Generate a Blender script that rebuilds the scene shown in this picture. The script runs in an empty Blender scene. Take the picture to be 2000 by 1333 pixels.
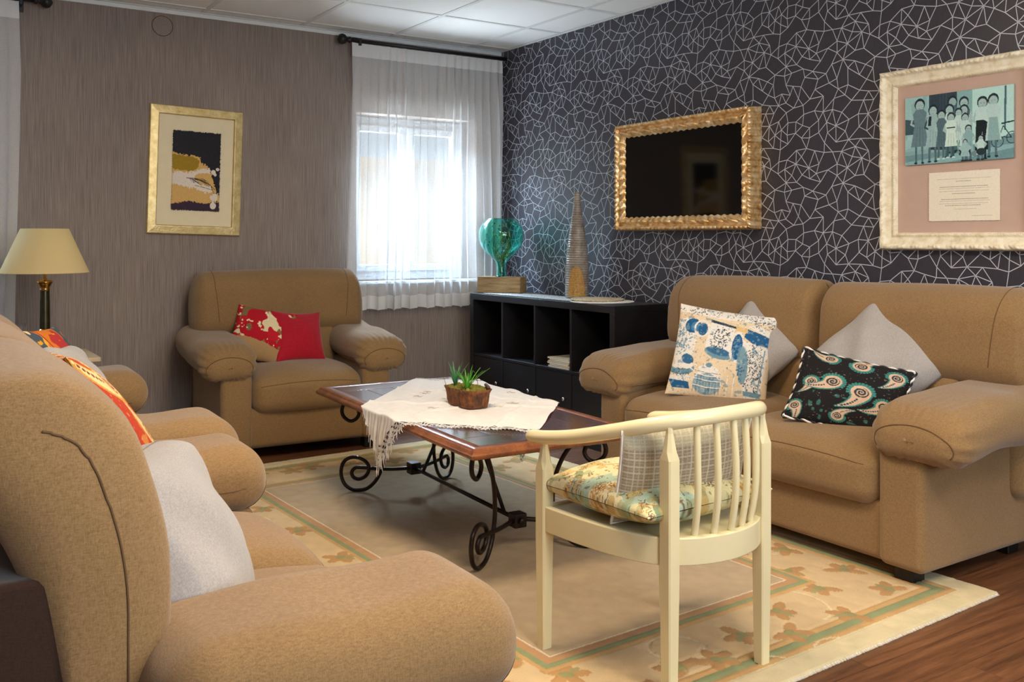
import bpy, bmesh, math, random
import numpy as np
from mathutils import Vector, Matrix, Euler, geometry, noise as mnoise
random.seed(7); RNG = np.random.RandomState(11)
PI = math.pi
SC = bpy.context.scene; COL = SC.collection

# ------------------------------------------------------------------ camera, world, lights, exposure
cam = bpy.data.cameras.new('camera'); camo = bpy.data.objects.new('camera', cam); COL.objects.link(camo)
camo.location = (-3.61, -5.62, 1.15)
camo.rotation_euler = (PI/2, 0, -math.atan2(.5505, .8348))
cam.sensor_fit = 'HORIZONTAL'; cam.sensor_width = 36; cam.lens = 1848/2000*36
cam.shift_y = -(666.5-468)/2000; cam.clip_start = .05
SC.camera = camo
SC.view_settings.view_transform = 'Standard'; SC.view_settings.look = 'None'
SC.view_settings.gamma = 1; SC.view_settings.use_curve_mapping = False
SC.view_settings.exposure = 0.0
w = bpy.data.worlds.new('world'); SC.world = w; w.use_nodes = True
bg = w.node_tree.nodes['Background']; bg.inputs[0].default_value = (.66, .84, 1, 1); bg.inputs[1].default_value = 1.05
def area(name, loc, rot, sx, sy, power, col):
    l = bpy.data.lights.new(name, 'AREA'); l.shape = 'RECTANGLE'; l.size = sx; l.size_y = sy; l.energy = power; l.color = col
    o = bpy.data.objects.new(name, l); o.location = loc; o.rotation_euler = rot; COL.objects.link(o); return o
area('ceiling_lamp_light', (-2.3, -3.2, 2.44), (0, 0, 0), .6, .6, 44, (1, .82, .60))
area('ceiling_lamp_light', (-2.3, -5.0, 2.44), (0, 0, 0), .6, .6, 32, (1, .82, .60))
area('ceiling_lamp_light', (-1.0, -5.7, 2.44), (0, 0, 0), .6, .6, 26, (1, .82, .60))
area('ground_bounce_fill', (-.65, 1.5, .1), (math.radians(-128), 0, 0), 1.6, 1.0, 330, (.78, .90, 1))  # unseen lamps added outside below the sills to brighten the ceiling like sunlit ground
area('ground_bounce_fill', (-3.8, 1.5, .1), (math.radians(-128), 0, 0), 1.6, 1.0, 200, (.78, .90, 1))
# daylight coming in through the two real windows, then an added fill lamp behind the camera
area('sky_daylight', (-.9, 2.3, 3.5), (math.radians(-62), 0, 0), 3.4, 1.6, 2500, (.56, .78, 1))
area('sky_daylight', (-4.4, 2.3, 3.5), (math.radians(-62), 0, 0), 3.0, 1.6, 800, (.56, .78, 1))
area('rear_fill', (-2.0, -6.95, 1.5), (PI/2+.5, 0, 0), 2.2, 1.2, 76, (.80, .91, 1))

sn = bpy.data.lights.new('sun', 'SUN'); sn.energy = 3.5; sn.angle = .01; sn.color = (1, .93, .80)
so_ = bpy.data.objects.new('sun', sn); COL.objects.link(so_); so_.rotation_euler = Vector((-.45, .25, -.86)).to_track_quat('-Z', 'Y').to_euler()

# ------------------------------------------------------------------ helpers: materials
def lin(c):
    c = np.asarray(c, float)/255.
    return np.where(c <= .04045, c/12.92, ((c+.055)/1.055)**2.4)
def L4(c): r = lin(c); return (float(r[0]), float(r[1]), float(r[2]), 1)
class N:
    """tiny node helper"""
    def __init__(s, name):
        s.m = bpy.data.materials.new(name); s.m.use_nodes = True; s.t = s.m.node_tree; s.b = s.t.nodes['Principled BSDF']
    def n(s, typ, **kw):
        x = s.t.nodes.new(typ)
        for k, v in kw.items():
            if k.startswith('i_'):
                x.inputs[int(k[2:]) if k[2:].isdigit() else k[2:]].default_value = v
            else: setattr(x, k, v)
        return x
    def l(s, a, b): s.t.links.new(a, b)
    def coord(s, kind='Object', scale=(1, 1, 1), rot=(0, 0, 0)):
        c = s.n('ShaderNodeTexCoord'); m = s.n('ShaderNodeMapping'); m.inputs['Scale'].default_value = scale; m.inputs['Rotation'].default_value = rot
        s.l(c.outputs[kind], m.inputs[0]); return m.outputs[0]
    def noise(s, vec, scale, detail=3, rough=.5):
        x = s.n('ShaderNodeTexNoise'); x.inputs['Scale'].default_value = scale; x.inputs['Detail'].default_value = detail; x.inputs['Roughness'].default_value = rough
        if vec is not None: s.l(vec, x.inputs['Vector'])
        return x.outputs[0]
    def ramp(s, fac, stops):
        r = s.n('ShaderNodeValToRGB'); e = r.color_ramp.elements
        while len(e) < len(stops): e.new(.5)
        for k, (p, c) in enumerate(stops): e[k].position = p; e[k].color = c
        s.l(fac, r.inputs[0]); return r.outputs[0]
    def mix(s, a, b, fac=.5, mode='MIX'):
        x = s.n('ShaderNodeMix', data_type='RGBA', blend_type=mode)
        for v, i in ((a, 6), (b, 7), (fac, 0)):
            if hasattr(v, 'node'): s.l(v, x.inputs[i])
            else: x.inputs[i].default_value = v
        return x.outputs[2]
    def bump(s, h, strength=.3, dist=.002):
        x = s.n('ShaderNodeBump'); x.inputs['Strength'].default_value = strength; x.inputs['Distance'].default_value = dist
        s.l(h, x.inputs['Height']); s.l(x.outputs[0], s.b.inputs['Normal'])
    def base(s, v):
        if hasattr(v, 'node'): s.l(v, s.b.inputs['Base Color'])
        else: s.b.inputs['Base Color'].default_value = v
        return s
    def set(s, **kw):
        for k, v in kw.items(): s.b.inputs[k.replace('_', ' ')].default_value = v
        return s
def plain(name, c, rough=.5, metal=0., var=.12, scale=20, bump=0, bscale=60):
    x = N(name); v = x.coord()
    n_ = x.noise(v, scale); c4 = L4(c)
    dk = tuple(k*(1-var) for k in c4[:3])+(1,); lt = tuple(min(1, k*(1+var)) for k in c4[:3])+(1,)
    x.base(x.ramp(n_, [(.3, dk), (.7, lt)])).set(Roughness=rough, Metallic=metal)
    if bump: x.bump(x.noise(v, bscale, 4), bump, .003)
    return x.m
def fabric(name, c1, c2, wscale=700, rough=.95, sheen=.25, bump=.35, big=3, weave=190):
    x = N(name); v = x.coord()
    ws = [x.noise(x.coord(scale=sc_, rot=rt), wscale*.8, 1, .5) for sc_, rt in (((1, 1, .22), (.5, 0, .6)), ((.22, .22, 1), (.5, 0, .6)))]
    n1 = x.noise(v, wscale, 2, .7); n2 = x.noise(v, big, 3)
    wv = x.mix(ws[0], ws[1], .5); h = x.mix(n1, wv, .65)
    c = x.ramp(h, [(.28, L4(c1)), (.68, L4(c2))])
    c = x.mix(c, x.ramp(n2, [(.3, (.86, .85, .84, 1)), (.7, (1.06, 1.06, 1.06, 1))]), .6, 'MULTIPLY')
    x.base(c).set(Roughness=rough, Sheen_Weight=sheen, Sheen_Roughness=.5)
    x.b.inputs['Specular IOR Level'].default_value = .15
    x.bump(h, bump, .0010); return x.m
def painted(name, rough=.9, grain=300, bump=.25, sheen=0., amount=.12, coat=0.):
    x = N(name); a = x.n('ShaderNodeVertexColor', layer_name='paint'); v = x.coord()
    n1 = x.noise(v, grain, 2, .7)
    c = x.mix(a.outputs[0], x.ramp(n1, [(.2, (1-amount*2,)*3+(1,)), (.8, (1+amount,)*3+(1,))]), 1., 'MULTIPLY')
    x.base(c).set(Roughness=rough, Sheen_Weight=sheen, Coat_Weight=coat); x.b.inputs['Specular IOR Level'].default_value = .25
    if bump: x.bump(n1, bump, .001)
    return x.m

M = {}
M['sofa'] = fabric('sofa_fabric', (112, 86, 55), (160, 128, 88))
M['seam'] = plain('seam_thread', (98, 72, 44), .9)
M['liner'] = fabric('dark_liner', (40, 26, 20), (62, 42, 32))
M['grey_linen'] = fabric('grey_linen', (140, 135, 132), (180, 175, 173), 800, bump=.4)
M['grey_seam'] = plain('grey_seam', (120, 112, 108), .9)
M['red_velvet'] = fabric('red_velvet', (150, 8, 30), (190, 16, 44), 300, .7, .35)
M['brown_satin'] = fabric('brown_satin', (70, 36, 22), (110, 70, 34), 200, .6)
M['black_foot'] = plain('black_plastic', (18, 16, 15), .5)
M['printed'] = painted('printed_cotton')
M['rug'] = painted('rug_pile', 1., 500, .8, .1, .10)
M['art'] = painted('painted_paper', .6, 200, .2, 0, .05)
M['photo'] = painted('photo_paper', .35, 900, 0, 0, .01, .3)
M['iron'] = plain('wrought_iron', (44, 34, 30), .38, .6, .3, 30, .3, 90)
M['black_ash'] = plain('black_ash', (24, 22, 24), .42, 0, .25, 8)
M['steel'] = plain('steel', (200, 200, 200), .25, 1, .05)
M['brass'] = plain('brass', (196, 152, 82), .22, 1, .08)
M['dark_brass'] = plain('dark_bronze', (74, 70, 50), .28, .8, .15)
M['ivory'] = plain('ivory_lacquer', (226, 214, 172), .22, 0, .03, 6)
M['white_paint'] = plain('white_paint', (230, 232, 232), .5, 0, .03)
M['ceiling'] = plain('ceiling_tile', (246, 248, 248), .9, 0, .03, 300, .3, 500)
M['grid'] = plain('ceiling_rail', (226, 228, 227), .6, 0, .03)
M['paper'] = plain('paper', (226, 218, 200), .8, 0, .05)
M['mat_pink'] = plain('dusky_mount', (196, 168, 154), .9, 0, .03)
M['beech'] = plain('pale_beech', (206, 184, 150), .6, 0, .1, 12)
M['mat_cream'] = plain('cream_mount', (240, 226, 190), .85, 0, .02)
M['screen'] = plain('screen_glass', (7, 6, 7), .06, 0, .0)
M['moss'] = plain('moss', (116, 112, 36), .95, 0, .5, 90, .8, 200)
M['bark'] = plain('bark_basket', (112, 66, 34), .9, 0, .55, 55, 1., 120)
M['leaf'] = plain('leaf_green', (72, 150, 34), .4, 0, .3, 30)
M['leaf2'] = plain('leaf_blue_green', (66, 130, 84), .4, 0, .3, 30)
M['twig'] = plain('twig', (96, 66, 52), .8)
M['shade'] = None
def mk_gold(name, c1, c2, c3, rough, metal):
    x = N(name); v = x.coord()
    x.base(x.ramp(x.noise(v, 28, 5, .6), [(.3, L4(c1)), (.5, L4(c2)), (.7, L4(c3))])).set(Roughness=rough, Metallic=metal)
    x.bump(x.noise(v, 110, 3), .4, .003); return x.m
M['gold_leaf'] = mk_gold('gold_leaf', (176, 128, 74), (232, 192, 132), (250, 232, 196), .30, .55)
M['champagne'] = mk_gold('champagne_leaf', (186, 160, 104), (206, 182, 126), (222, 202, 150), .38, .55)
M['white_gesso'] = mk_gold('white_gesso', (214, 200, 168), (236, 226, 200), (246, 240, 222), .6, 0)
def mk_wood(name, stops, rough, sc=(1, 14, 14), coat=0., rnd=True, nscale=3.):
    x = N(name); v = x.coord('Object', sc)
    if rnd:
        oi = x.n('ShaderNodeObjectInfo'); ad = x.n('ShaderNodeVectorMath', operation='ADD'); ml = x.n('ShaderNodeMath', operation='MULTIPLY'); ml.inputs[1].default_value = 40
        x.l(oi.outputs['Random'], ml.inputs[0]); x.l(v, ad.inputs[0]); x.l(ml.outputs[0], ad.inputs[1]); v = ad.outputs[0]
    n1 = x.noise(v, nscale, 6, .62)
    wv = x.n('ShaderNodeTexNoise'); wv.inputs['Scale'].default_value = nscale*6; wv.inputs['Detail'].default_value = 3; x.l(v, wv.inputs[0])
    c = x.ramp(n1, stops); c = x.mix(c, x.ramp(wv.outputs[0], [(.3, (.72, .70, .68, 1)), (.7, (1.12, 1.1, 1.1, 1))]), .7, 'MULTIPLY')
    x.base(c).set(Roughness=rough, Coat_Weight=coat, Coat_Roughness=.12); x.bump(wv.outputs[0], .15, .001); return x.m
M['floor'] = mk_wood('laminate_oak', [(.3, L4((78, 48, 30))), (.5, L4((112, 72, 46))), (.72, L4((138, 94, 62)))], .42)
M['tabletop'] = mk_wood('table_walnut', [(.3, L4((58, 30, 20))), (.55, L4((92, 52, 34))), (.75, L4((116, 68, 42)))], .22, (14, 1, 14), .8)
M['table_edge'] = mk_wood('table_edge_walnut', [(.3, L4((96, 50, 24))), (.55, L4((140, 80, 40))), (.75, L4((170, 104, 56)))], .28, (6, 6, 6), .5)
M['block'] = mk_wood('raw_oak_block', [(.3, L4((128, 98, 62))), (.6, L4((176, 144, 98))), (.8, L4((196, 168, 122)))], .75, (3, 30, 30))
# grey ribbed wallpaper
x = N('grey_ribbed_wallpaper'); v = x.coord('Object', (1, 1, .02)); n1 = x.noise(v, 240, 3, .6); n2 = x.noise(v, 50, 2, .5); n3 = x.noise(x.coord(), 2.2, 3)
c = x.ramp(n1, [(.34, L4((128, 114, 107))), (.66, L4((160, 146, 137)))])
c = x.mix(c, x.ramp(n2, [(.3, (.92, .92, .92, 1)), (.7, (1.04, 1.04, 1.04, 1))]), .8, 'MULTIPLY')
x.base(x.mix(c, x.ramp(n3, [(.35, (.92, .92, .93, 1)), (.65, (1.03, 1.03, 1.02, 1))]), 1., 'MULTIPLY')).set(Roughness=.75); x.bump(n1, .5, .002); M['grey_wall'] = x.m
# dark satin wallpaper
x = N('dark_satin_wallpaper'); v = x.coord('Object', (1, 1, .12)); n1 = x.noise(v, 260, 2); x.base(x.ramp(n1, [(.3, L4((47, 45, 55))), (.7, L4((60, 57, 68)))])).set(Roughness=.42); x.b.inputs['Specular IOR Level'].default_value = .6
x.bump(n1, .15, .0006); M['dark_wall'] = x.m
M['silver_line'] = plain('silver_print', (206, 212, 222), .45, .1, .04)
# sheer voile
def voile(name, thr, col):
    x = N(name); t = x.t; out = t.nodes['Material Output']
    v = x.coord('Object', (1, 1, 1)); n1 = x.noise(v, 260, 2)
    tr = x.n('ShaderNodeBsdfTransparent'); tl = x.n('ShaderNodeBsdfTranslucent'); df = x.n('ShaderNodeBsdfDiffuse')
    tl.inputs[0].default_value = col; df.inputs[0].default_value = col
    m1 = x.n('ShaderNodeMixShader'); m1.inputs[0].default_value = .05; x.l(df.outputs[0], m1.inputs[1]); x.l(tl.outputs[0], m1.inputs[2])
    m2 = x.n('ShaderNodeMixShader'); mr = x.n('ShaderNodeMapRange'); mr.inputs[3].default_value = thr-.12; mr.inputs[4].default_value = thr+.12
    x.l(n1, mr.inputs[0]); x.l(mr.outputs[0], m2.inputs[0]); x.l(tr.outputs[0], m2.inputs[1]); x.l(m1.outputs[0], m2.inputs[2]); x.l(m2.outputs[0], out.inputs[0])
    return x.m
M['voile'] = voile('sheer_voile', .52, (.86, .86, .86, 1))
M['hem'] = voile('voile_hem', .82, (.86, .86, .86, 1))
M['lace'] = voile('cotton_lace', .72, (.88, .86, .84, 1))
M['embroidery'] = plain('embroidery_thread', (196, 186, 176), .9)
M['linen'] = plain('ecru_cotton', (232, 227, 222), .9, 0, .04, 40, .2, 600)
x = N('lamp_shade_paper'); x.base(L4((244, 226, 170))).set(Roughness=.8); 
tl = x.n('ShaderNodeBsdfTranslucent'); tl.inputs[0].default_value = L4((250, 226, 160)); mm = x.n('ShaderNodeMixShader'); mm.inputs[0].default_value = .35
x.l(x.b.outputs[0], mm.inputs[1]); x.l(tl.outputs[0], mm.inputs[2]); x.l(mm.outputs[0], x.t.nodes['Material Output'].inputs[0]); M['shade'] = x.m
def glass(name, col, rough, ior=1.45):
    x = N(name); v = x.coord(); x.base(col).set(Roughness=rough, IOR=ior); x.b.inputs['Transmission Weight'].default_value = 1
    x.bump(x.noise(v, 9, 2), .25, .01); return x.m
M['green_glass'] = glass('green_glass', (.32, .90, .80, 1), .03)
M['clear_glass'] = glass('clear_glass', (.93, .97, .98, 1), .02)
x = N('window_pane'); tr = x.n('ShaderNodeBsdfTransparent'); gl = x.n('ShaderNodeBsdfGlossy'); gl.inputs['Roughness'].default_value = .02; mm = x.n('ShaderNodeMixShader'); mm.inputs[0].default_value = .06
x.l(tr.outputs[0], mm.inputs[1]); x.l(gl.outputs[0], mm.inputs[2]); x.l(mm.outputs[0], x.t.nodes['Material Output'].inputs[0]); M['pane'] = x.m
# ribbed ceramic: grey glaze with a bare ochre patch
x = N('grey_glazed_ceramic'); v = x.coord(); sp = x.n('ShaderNodeSeparateXYZ'); x.l(v, sp.inputs[0])
g = x.ramp(x.noise(v, 26, 4), [(.3, L4((122, 112, 104))), (.7, L4((172, 164, 154)))])
wv = x.n('ShaderNodeTexWave', bands_direction='Z'); wv.inputs['Scale'].default_value = 22; wv.inputs['Distortion'].default_value = .6; x.l(v, wv.inputs[0])
x.base(x.mix(g, x.ramp(wv.outputs[0], [(.2, (.66, .62, .58, 1)), (.8, (1.05, 1.05, 1.05, 1))]), .8, 'MULTIPLY')).set(Roughness=.3); x.bump(wv.outputs[0], .5, .003); M['ceramic'] = x.m
M['ochre'] = plain('ochre_clay', (176, 132, 66), .6, 0, .3, 90, .6, 130)
M['wicker'] = plain('pale_wicker', (196, 178, 146), .8, 0, .3, 120, .6, 200)
M['gold_wire'] = plain('gilt_wire', (214, 160, 86), .25, 1, .3, 40)
M['facade'] = plain('outside_render', (178, 160, 138), .9, 0, .15, 2)
M['pvc'] = plain('white_pvc', (214, 218, 222), .4, 0, .02)

# ------------------------------------------------------------------ helpers: objects
def tag(o, label=None, cat=None, group=None, kind=None):
    if label: o['label'] = label
    if cat: o['category'] = cat
    if group: o['group'] = group
    if kind: o['kind'] = kind
    return o
def link(name, me, mat=None, parent=None):
    o = bpy.data.objects.new(name, me); COL.objects.link(o)
    if mat is not None and not me.materials: me.materials.append(mat)
    if parent is not None: o.parent = parent
    return o
def empty(name, loc=(0, 0, 0), rz=0., rot=None):
    o = bpy.data.objects.new(name, None); COL.objects.link(o); o.location = loc; o.rotation_euler = rot or (0, 0, rz); o.empty_display_size = .05; return o
def mesh(name, V, F, mat=None, parent=None, smooth=True, colors=None):
    me = bpy.data.meshes.new(name)
    V = np.asarray(V, dtype=np.float32)
    if isinstance(F, np.ndarray) and F.ndim == 2:
        k = F.shape[1]; me.vertices.add(len(V)); me.vertices.foreach_set('co', V.ravel())
        me.loops.add(F.size); me.loops.foreach_set('vertex_index', F.ravel().astype(np.int32))
        me.polygons.add(len(F)); me.polygons.foreach_set('loop_start', np.arange(0, F.size, k, dtype=np.int32)); me.update(calc_edges=True)
    else:
        me.from_pydata(V.tolist(), [], [list(map(int, f)) for f in F])
    if colors is not None:
        a = me.color_attributes.new('paint', 'FLOAT_COLOR', 'POINT'); c = np.ones((len(V), 4), np.float32); c[:, :3] = colors; a.data.foreach_set('color', c.ravel())
    me.validate()
    if smooth: me.polygons.foreach_set('use_smooth', np.ones(len(me.polygons), bool))
    me.update()
    return link(name, me, mat, parent)
def copyo(o, parent=None):
    c = o.copy(); COL.objects.link(c)
    if parent is not None: c.parent = parent
    return c
def gridF(nu, nv, closed_u=False):
    i = np.arange(nv-1)[:, None]; j = np.arange(nu if closed_u else nu-1)[None, :]
    a = i*nu+j; b = i*nu+(j+1) % nu; return np.stack([a, b, b+nu, a+nu], -1).reshape(-1, 4)
class MB:
    """collects simple solids into one mesh"""
    def __init__(s): s.V = []; s.F = []
    def add(s, V, F):
        k = len(s.V); s.V += [tuple(map(float, v)) for v in V]; s.F += [tuple(int(i)+k for i in f) for f in F]; return s
    def box(s, x0, x1, y0, y1, z0, z1, m=None):
        V = [(x, y, z) for z in (z0, z1) for y in (y0, y1) for x in (x0, x1)]
        if m is not None: V = [m @ Vector(v) for v in V]
        return s.add(V, [(0, 2, 3, 1), (4, 5, 7, 6), (0, 1, 5, 4), (2, 6, 7, 3), (0, 4, 6, 2), (1, 3, 7, 5)])
    def lathe(s, prof, n=32, c=(0, 0, 0), cap=True):
        V = []; F = []
        for r, z in prof: V += [(c[0]+r*math.cos(2*PI*k/n), c[1]+r*math.sin(2*PI*k/n), c[2]+z) for k in range(n)]
        for i in range(len(prof)-1):
            for k in range(n): F.append((i*n+k, i*n+(k+1) % n, (i+1)*n+(k+1) % n, (i+1)*n+k))
        if cap: F.append(tuple(range(n))[::-1]); F.append(tuple((len(prof)-1)*n+k for k in range(n)))
        return s.add(V, F)
    def tube(s, pts, r, n=8, closed=False, cap=True):
        P = [Vector(p) for p in pts]; m = len(P); V = []; F = []
        rr = r if hasattr(r, '__len__') else [r]*m
        up = None
        for i in range(m):
            a = P[(i-1) % m] if (closed or i > 0) else P[i]; b = P[(i+1) % m] if (closed or i < m-1) else P[i]
            t = (b-a).normalized()
            if up is None: up = t.orthogonal().normalized()
            up = (up-t*up.dot(t)); up = up.normalized() if up.length > 1e-6 else t.orthogonal().normalized()
            sd = t.cross(up)
            V += [P[i]+(up*math.cos(2*PI*k/n)+sd*math.sin(2*PI*k/n))*rr[i] for k in range(n)]
        for i in range(m if closed else m-1):
            for k in range(n): F.append((i*n+k, ((i+1) % m)*n+k, ((i+1) % m)*n+(k+1) % n, i*n+(k+1) % n))
        if cap and not closed: F.append(tuple(range(n))); F.append(tuple((m-1)*n+k for k in range(n))[::-1])
        return s.add(V, F)
    def build(s, name, mat=None, parent=None, smooth=False, bevel=0., seg=2):
        o = mesh(name, s.V, s.F, mat, parent, smooth)
        if bevel:
            b = o.modifiers.new('bevel', 'BEVEL'); b.width = bevel; b.segments = seg; b.limit_method = 'ANGLE'; b.angle_limit = math.radians(35)
            for p in o.data.polygons: p.use_smooth = True
            o.modifiers.new('wn', 'WEIGHTED_NORMAL')
        return o
def catmull(pts, sub=8, closed=False):
    P = [Vector(p) for p in pts]; out = []; m = len(P)
    for i in range(m if closed else m-1):
        p0 = P[(i-1) % m] if closed or i > 0 else P[0]; p1 = P[i]; p2 = P[(i+1) % m]; p3 = P[(i+2) % m] if closed or i+2 < m else P[-1]
        for k in range(sub):
            t = k/sub; out.append(.5*((2*p1)+(p2-p0)*t+(2*p0-5*p1+4*p2-p3)*t*t+(3*p1-p0-3*p2+p3)*t**3))
    if not closed: out.append(P[-1])
    return out
def rbox_np(hx, hy, hz, r, n=14):
    """rounded box as numpy verts / quads, n cells across every rounding and every flat"""
    h = np.array([hx, hy, hz]); rr = np.minimum(r, h*.999) if np.ndim(r) else np.minimum(np.full(3, r), h*.999)
    k = 6; a = np.linspace(0, 1, k+1)
    lines = []
    for ax in range(3):
        inn = h[ax]-rr[ax]; th = a*PI/4; edge = np.tan(th)         # cube param
        left = -inn-rr[ax]*edge[::-1]; right = inn+rr[ax]*edge
        mid = np.linspace(-inn, inn, n+1)[1:-1] if inn > 1e-6 else np.array([])
        lines.append(np.concatenate([left, mid, right]))
    Vs = []; Fs = []; off = 0
    for ax in range(3):
        u, v_ = [(1, 2), (2, 0), (0, 1)][ax]
        for sg in (-1, 1):
            A, B = np.meshgrid(lines[u], lines[v_]); P = np.zeros(A.shape+(3,)); P[..., u] = A; P[..., v_] = B; P[..., ax] = sg*h[ax]
            F = gridF(A.shape[1], A.shape[0])
            if sg < 0: F = F[:, ::-1]
            Vs.append(P.reshape(-1, 3)); Fs.append(F+off); off += A.size
    P = np.concatenate(Vs); F = np.concatenate(Fs)
    inner = np.clip(P, -(h-rr), h-rr); d = (P-inner)/rr; ln = np.linalg.norm(d, axis=1, keepdims=True); ln[ln == 0] = 1
    P = inner+d/ln*rr
    key = np.round(P/1e-5).astype(np.int64); _, idx, inv = np.unique(key, axis=0, return_index=True, return_inverse=True); inv = inv.ravel()
    P = P[idx]; F = inv[F]
    ok = np.array([len(set(f)) == 4 for f in F]); tri = [tuple(dict.fromkeys(f)) for f in F[~ok]]
    return P, F[ok], [t for t in tri if len(t) == 3]
def vnoise(P, scale, seed=0):
    """smooth cheap noise by summed sines"""
    r = np.random.RandomState(seed); out = np.zeros(len(P))
    for k in range(6):
        d = r.normal(size=3); d /= np.linalg.norm(d); out += np.sin((P@d)*scale*(.6+r.rand()*1.2)+r.rand()*6.28)
    return out/6
def rbox(name, c, h, r, mat, parent, deform=None, n=14, rip=0., seed=0):
    P, F, T = rbox_np(*h, r, n)
    if rip: P = P+P/np.maximum(np.linalg.norm(P, axis=1, keepdims=True), .01)*(vnoise(P, 14, seed)*rip)[:, None]
    if deform is not None: P = deform(P)
    P = P+np.array(c)
    return mesh(name, P, np.asarray(F) if not T else [tuple(f) for f in F]+T, mat, parent)

# ------------------------------------------------------------------ a tiny painter for printed things (arrays, no files)
class Img:
    def __init__(s, w, h, bgc):
        s.w = w; s.h = h; s.a = np.zeros((h, w, 3)); s.a[:] = bgc; s.Y, s.X = np.mgrid[0:h, 0:w]; s.X = (s.X+.5)/w; s.Y = (s.Y+.5)/h; s.asp = h/w
    def put(s, m, c, al=1.):
        m = m*al; s.a = s.a*(1-m[..., None])+np.array(c, float)*m[..., None]; return s
    def poly(s, pts, c, al=1., rough=0., seed=0):
        X, Y = s.X, s.Y
        if rough: X = X+s.n(40, seed)*rough; Y = Y+s.n(40, seed+1)*rough
        m = np.zeros(X.shape, bool); n = len(pts)
        for i in range(n):
            x0, y0 = pts[i]; x1, y1 = pts[(i+1) % n]
            if y0 == y1: continue
            m ^= ((Y > min(y0, y1)) & (Y <= max(y0, y1)) & (X < (x1-x0)*(Y-y0)/(y1-y0)+x0))
        return s.put(m.astype(float), c, al)
    def win(s, x0, x1, y0, y1):
        return (slice(max(0, int(y0*s.h)-1), max(0, min(s.h, int(y1*s.h)+2))), slice(max(0, int(x0*s.w)-1), max(0, min(s.w, int(x1*s.w)+2))))
    def wput(s, w_, m, c, al):
        m = m.astype(float)[..., None]*al; s.a[w_] = s.a[w_]*(1-m)+np.array(c, float)*m; return s
    def ell(s, cx, cy, rx, ry, c, al=1., rot=0., ring=0.):
        R_ = max(rx, ry*s.asp); w_ = s.win(cx-R_, cx+R_, cy-R_/s.asp, cy+R_/s.asp)
        dx = s.X[w_]-cx; dy = (s.Y[w_]-cy)*s.asp; ca, sa = math.cos(rot), math.sin(rot)
        q = np.sqrt(((dx*ca+dy*sa)/rx)**2+((-dx*sa+dy*ca)/(ry*s.asp))**2)
        m = (q < 1)
        if ring: m &= q > 1-ring
        return s.wput(w_, m, c, al)
    def line(s, pts, wd, c, al=1.):
        for (x0, y0), (x1, y1) in zip(pts[:-1], pts[1:]):
            w_ = s.win(min(x0, x1)-wd, max(x0, x1)+wd, min(y0, y1)-wd/s.asp, max(y0, y1)+wd/s.asp)
            if not s.a[w_].size: continue
            ax, ay = x1-x0, (y1-y0)*s.asp; L = ax*ax+ay*ay+1e-12; px, py = s.X[w_]-x0, (s.Y[w_]-y0)*s.asp
            t = np.clip((px*ax+py*ay)/L, 0, 1); s.wput(w_, (px-t*ax)**2+(py-t*ay)**2 < (wd/2)**2, c, al)
        return s
    def n(s, freq, seed=0):
        r = np.random.RandomState(seed+100); g = r.rand(int(freq*s.asp)+3, freq+3)*2-1
        gx = s.X*freq; gy = s.Y*freq*s.asp; ix = gx.astype(int); iy = gy.astype(int); fx = gx-ix; fy = gy-iy; fx = fx*fx*(3-2*fx); fy = fy*fy*(3-2*fy)
        return (g[iy, ix]*(1-fx)+g[iy, ix+1]*fx)*(1-fy)+(g[iy+1, ix]*(1-fx)+g[iy+1, ix+1]*fx)*fy
    def blot(s, freq, thr, c, al=1., seed=0, mask=None):
        m = (s.n(freq, seed)+.5*s.n(freq*2, seed+1) > thr).astype(float)
        if mask is not None: m = m*mask
        return s.put(m, c, al)
    def emask(s, cx, cy, rx, ry): return (((s.X-cx)/rx)**2+((s.Y-cy)/ry)**2 < 1).astype(float)
    def sample(s, U, V):
        """U,V in 0..1, V from the top; linear colours"""
        i = np.clip((np.asarray(V)*s.h).astype(int), 0, s.h-1); j = np.clip((np.asarray(U)*s.w).astype(int), 0, s.w-1); return lin(s.a[i, j])
def spiral(cx, cy, r, turns, a0=0., sgn=1, n=40, asp=1.):
    return [(cx+r*(1-t/n)*math.cos(a0+sgn*2*PI*turns*t/n), cy+r*(1-t/n)*math.sin(a0+sgn*2*PI*turns*t/n)/asp) for t in range(n+1)]

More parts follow.
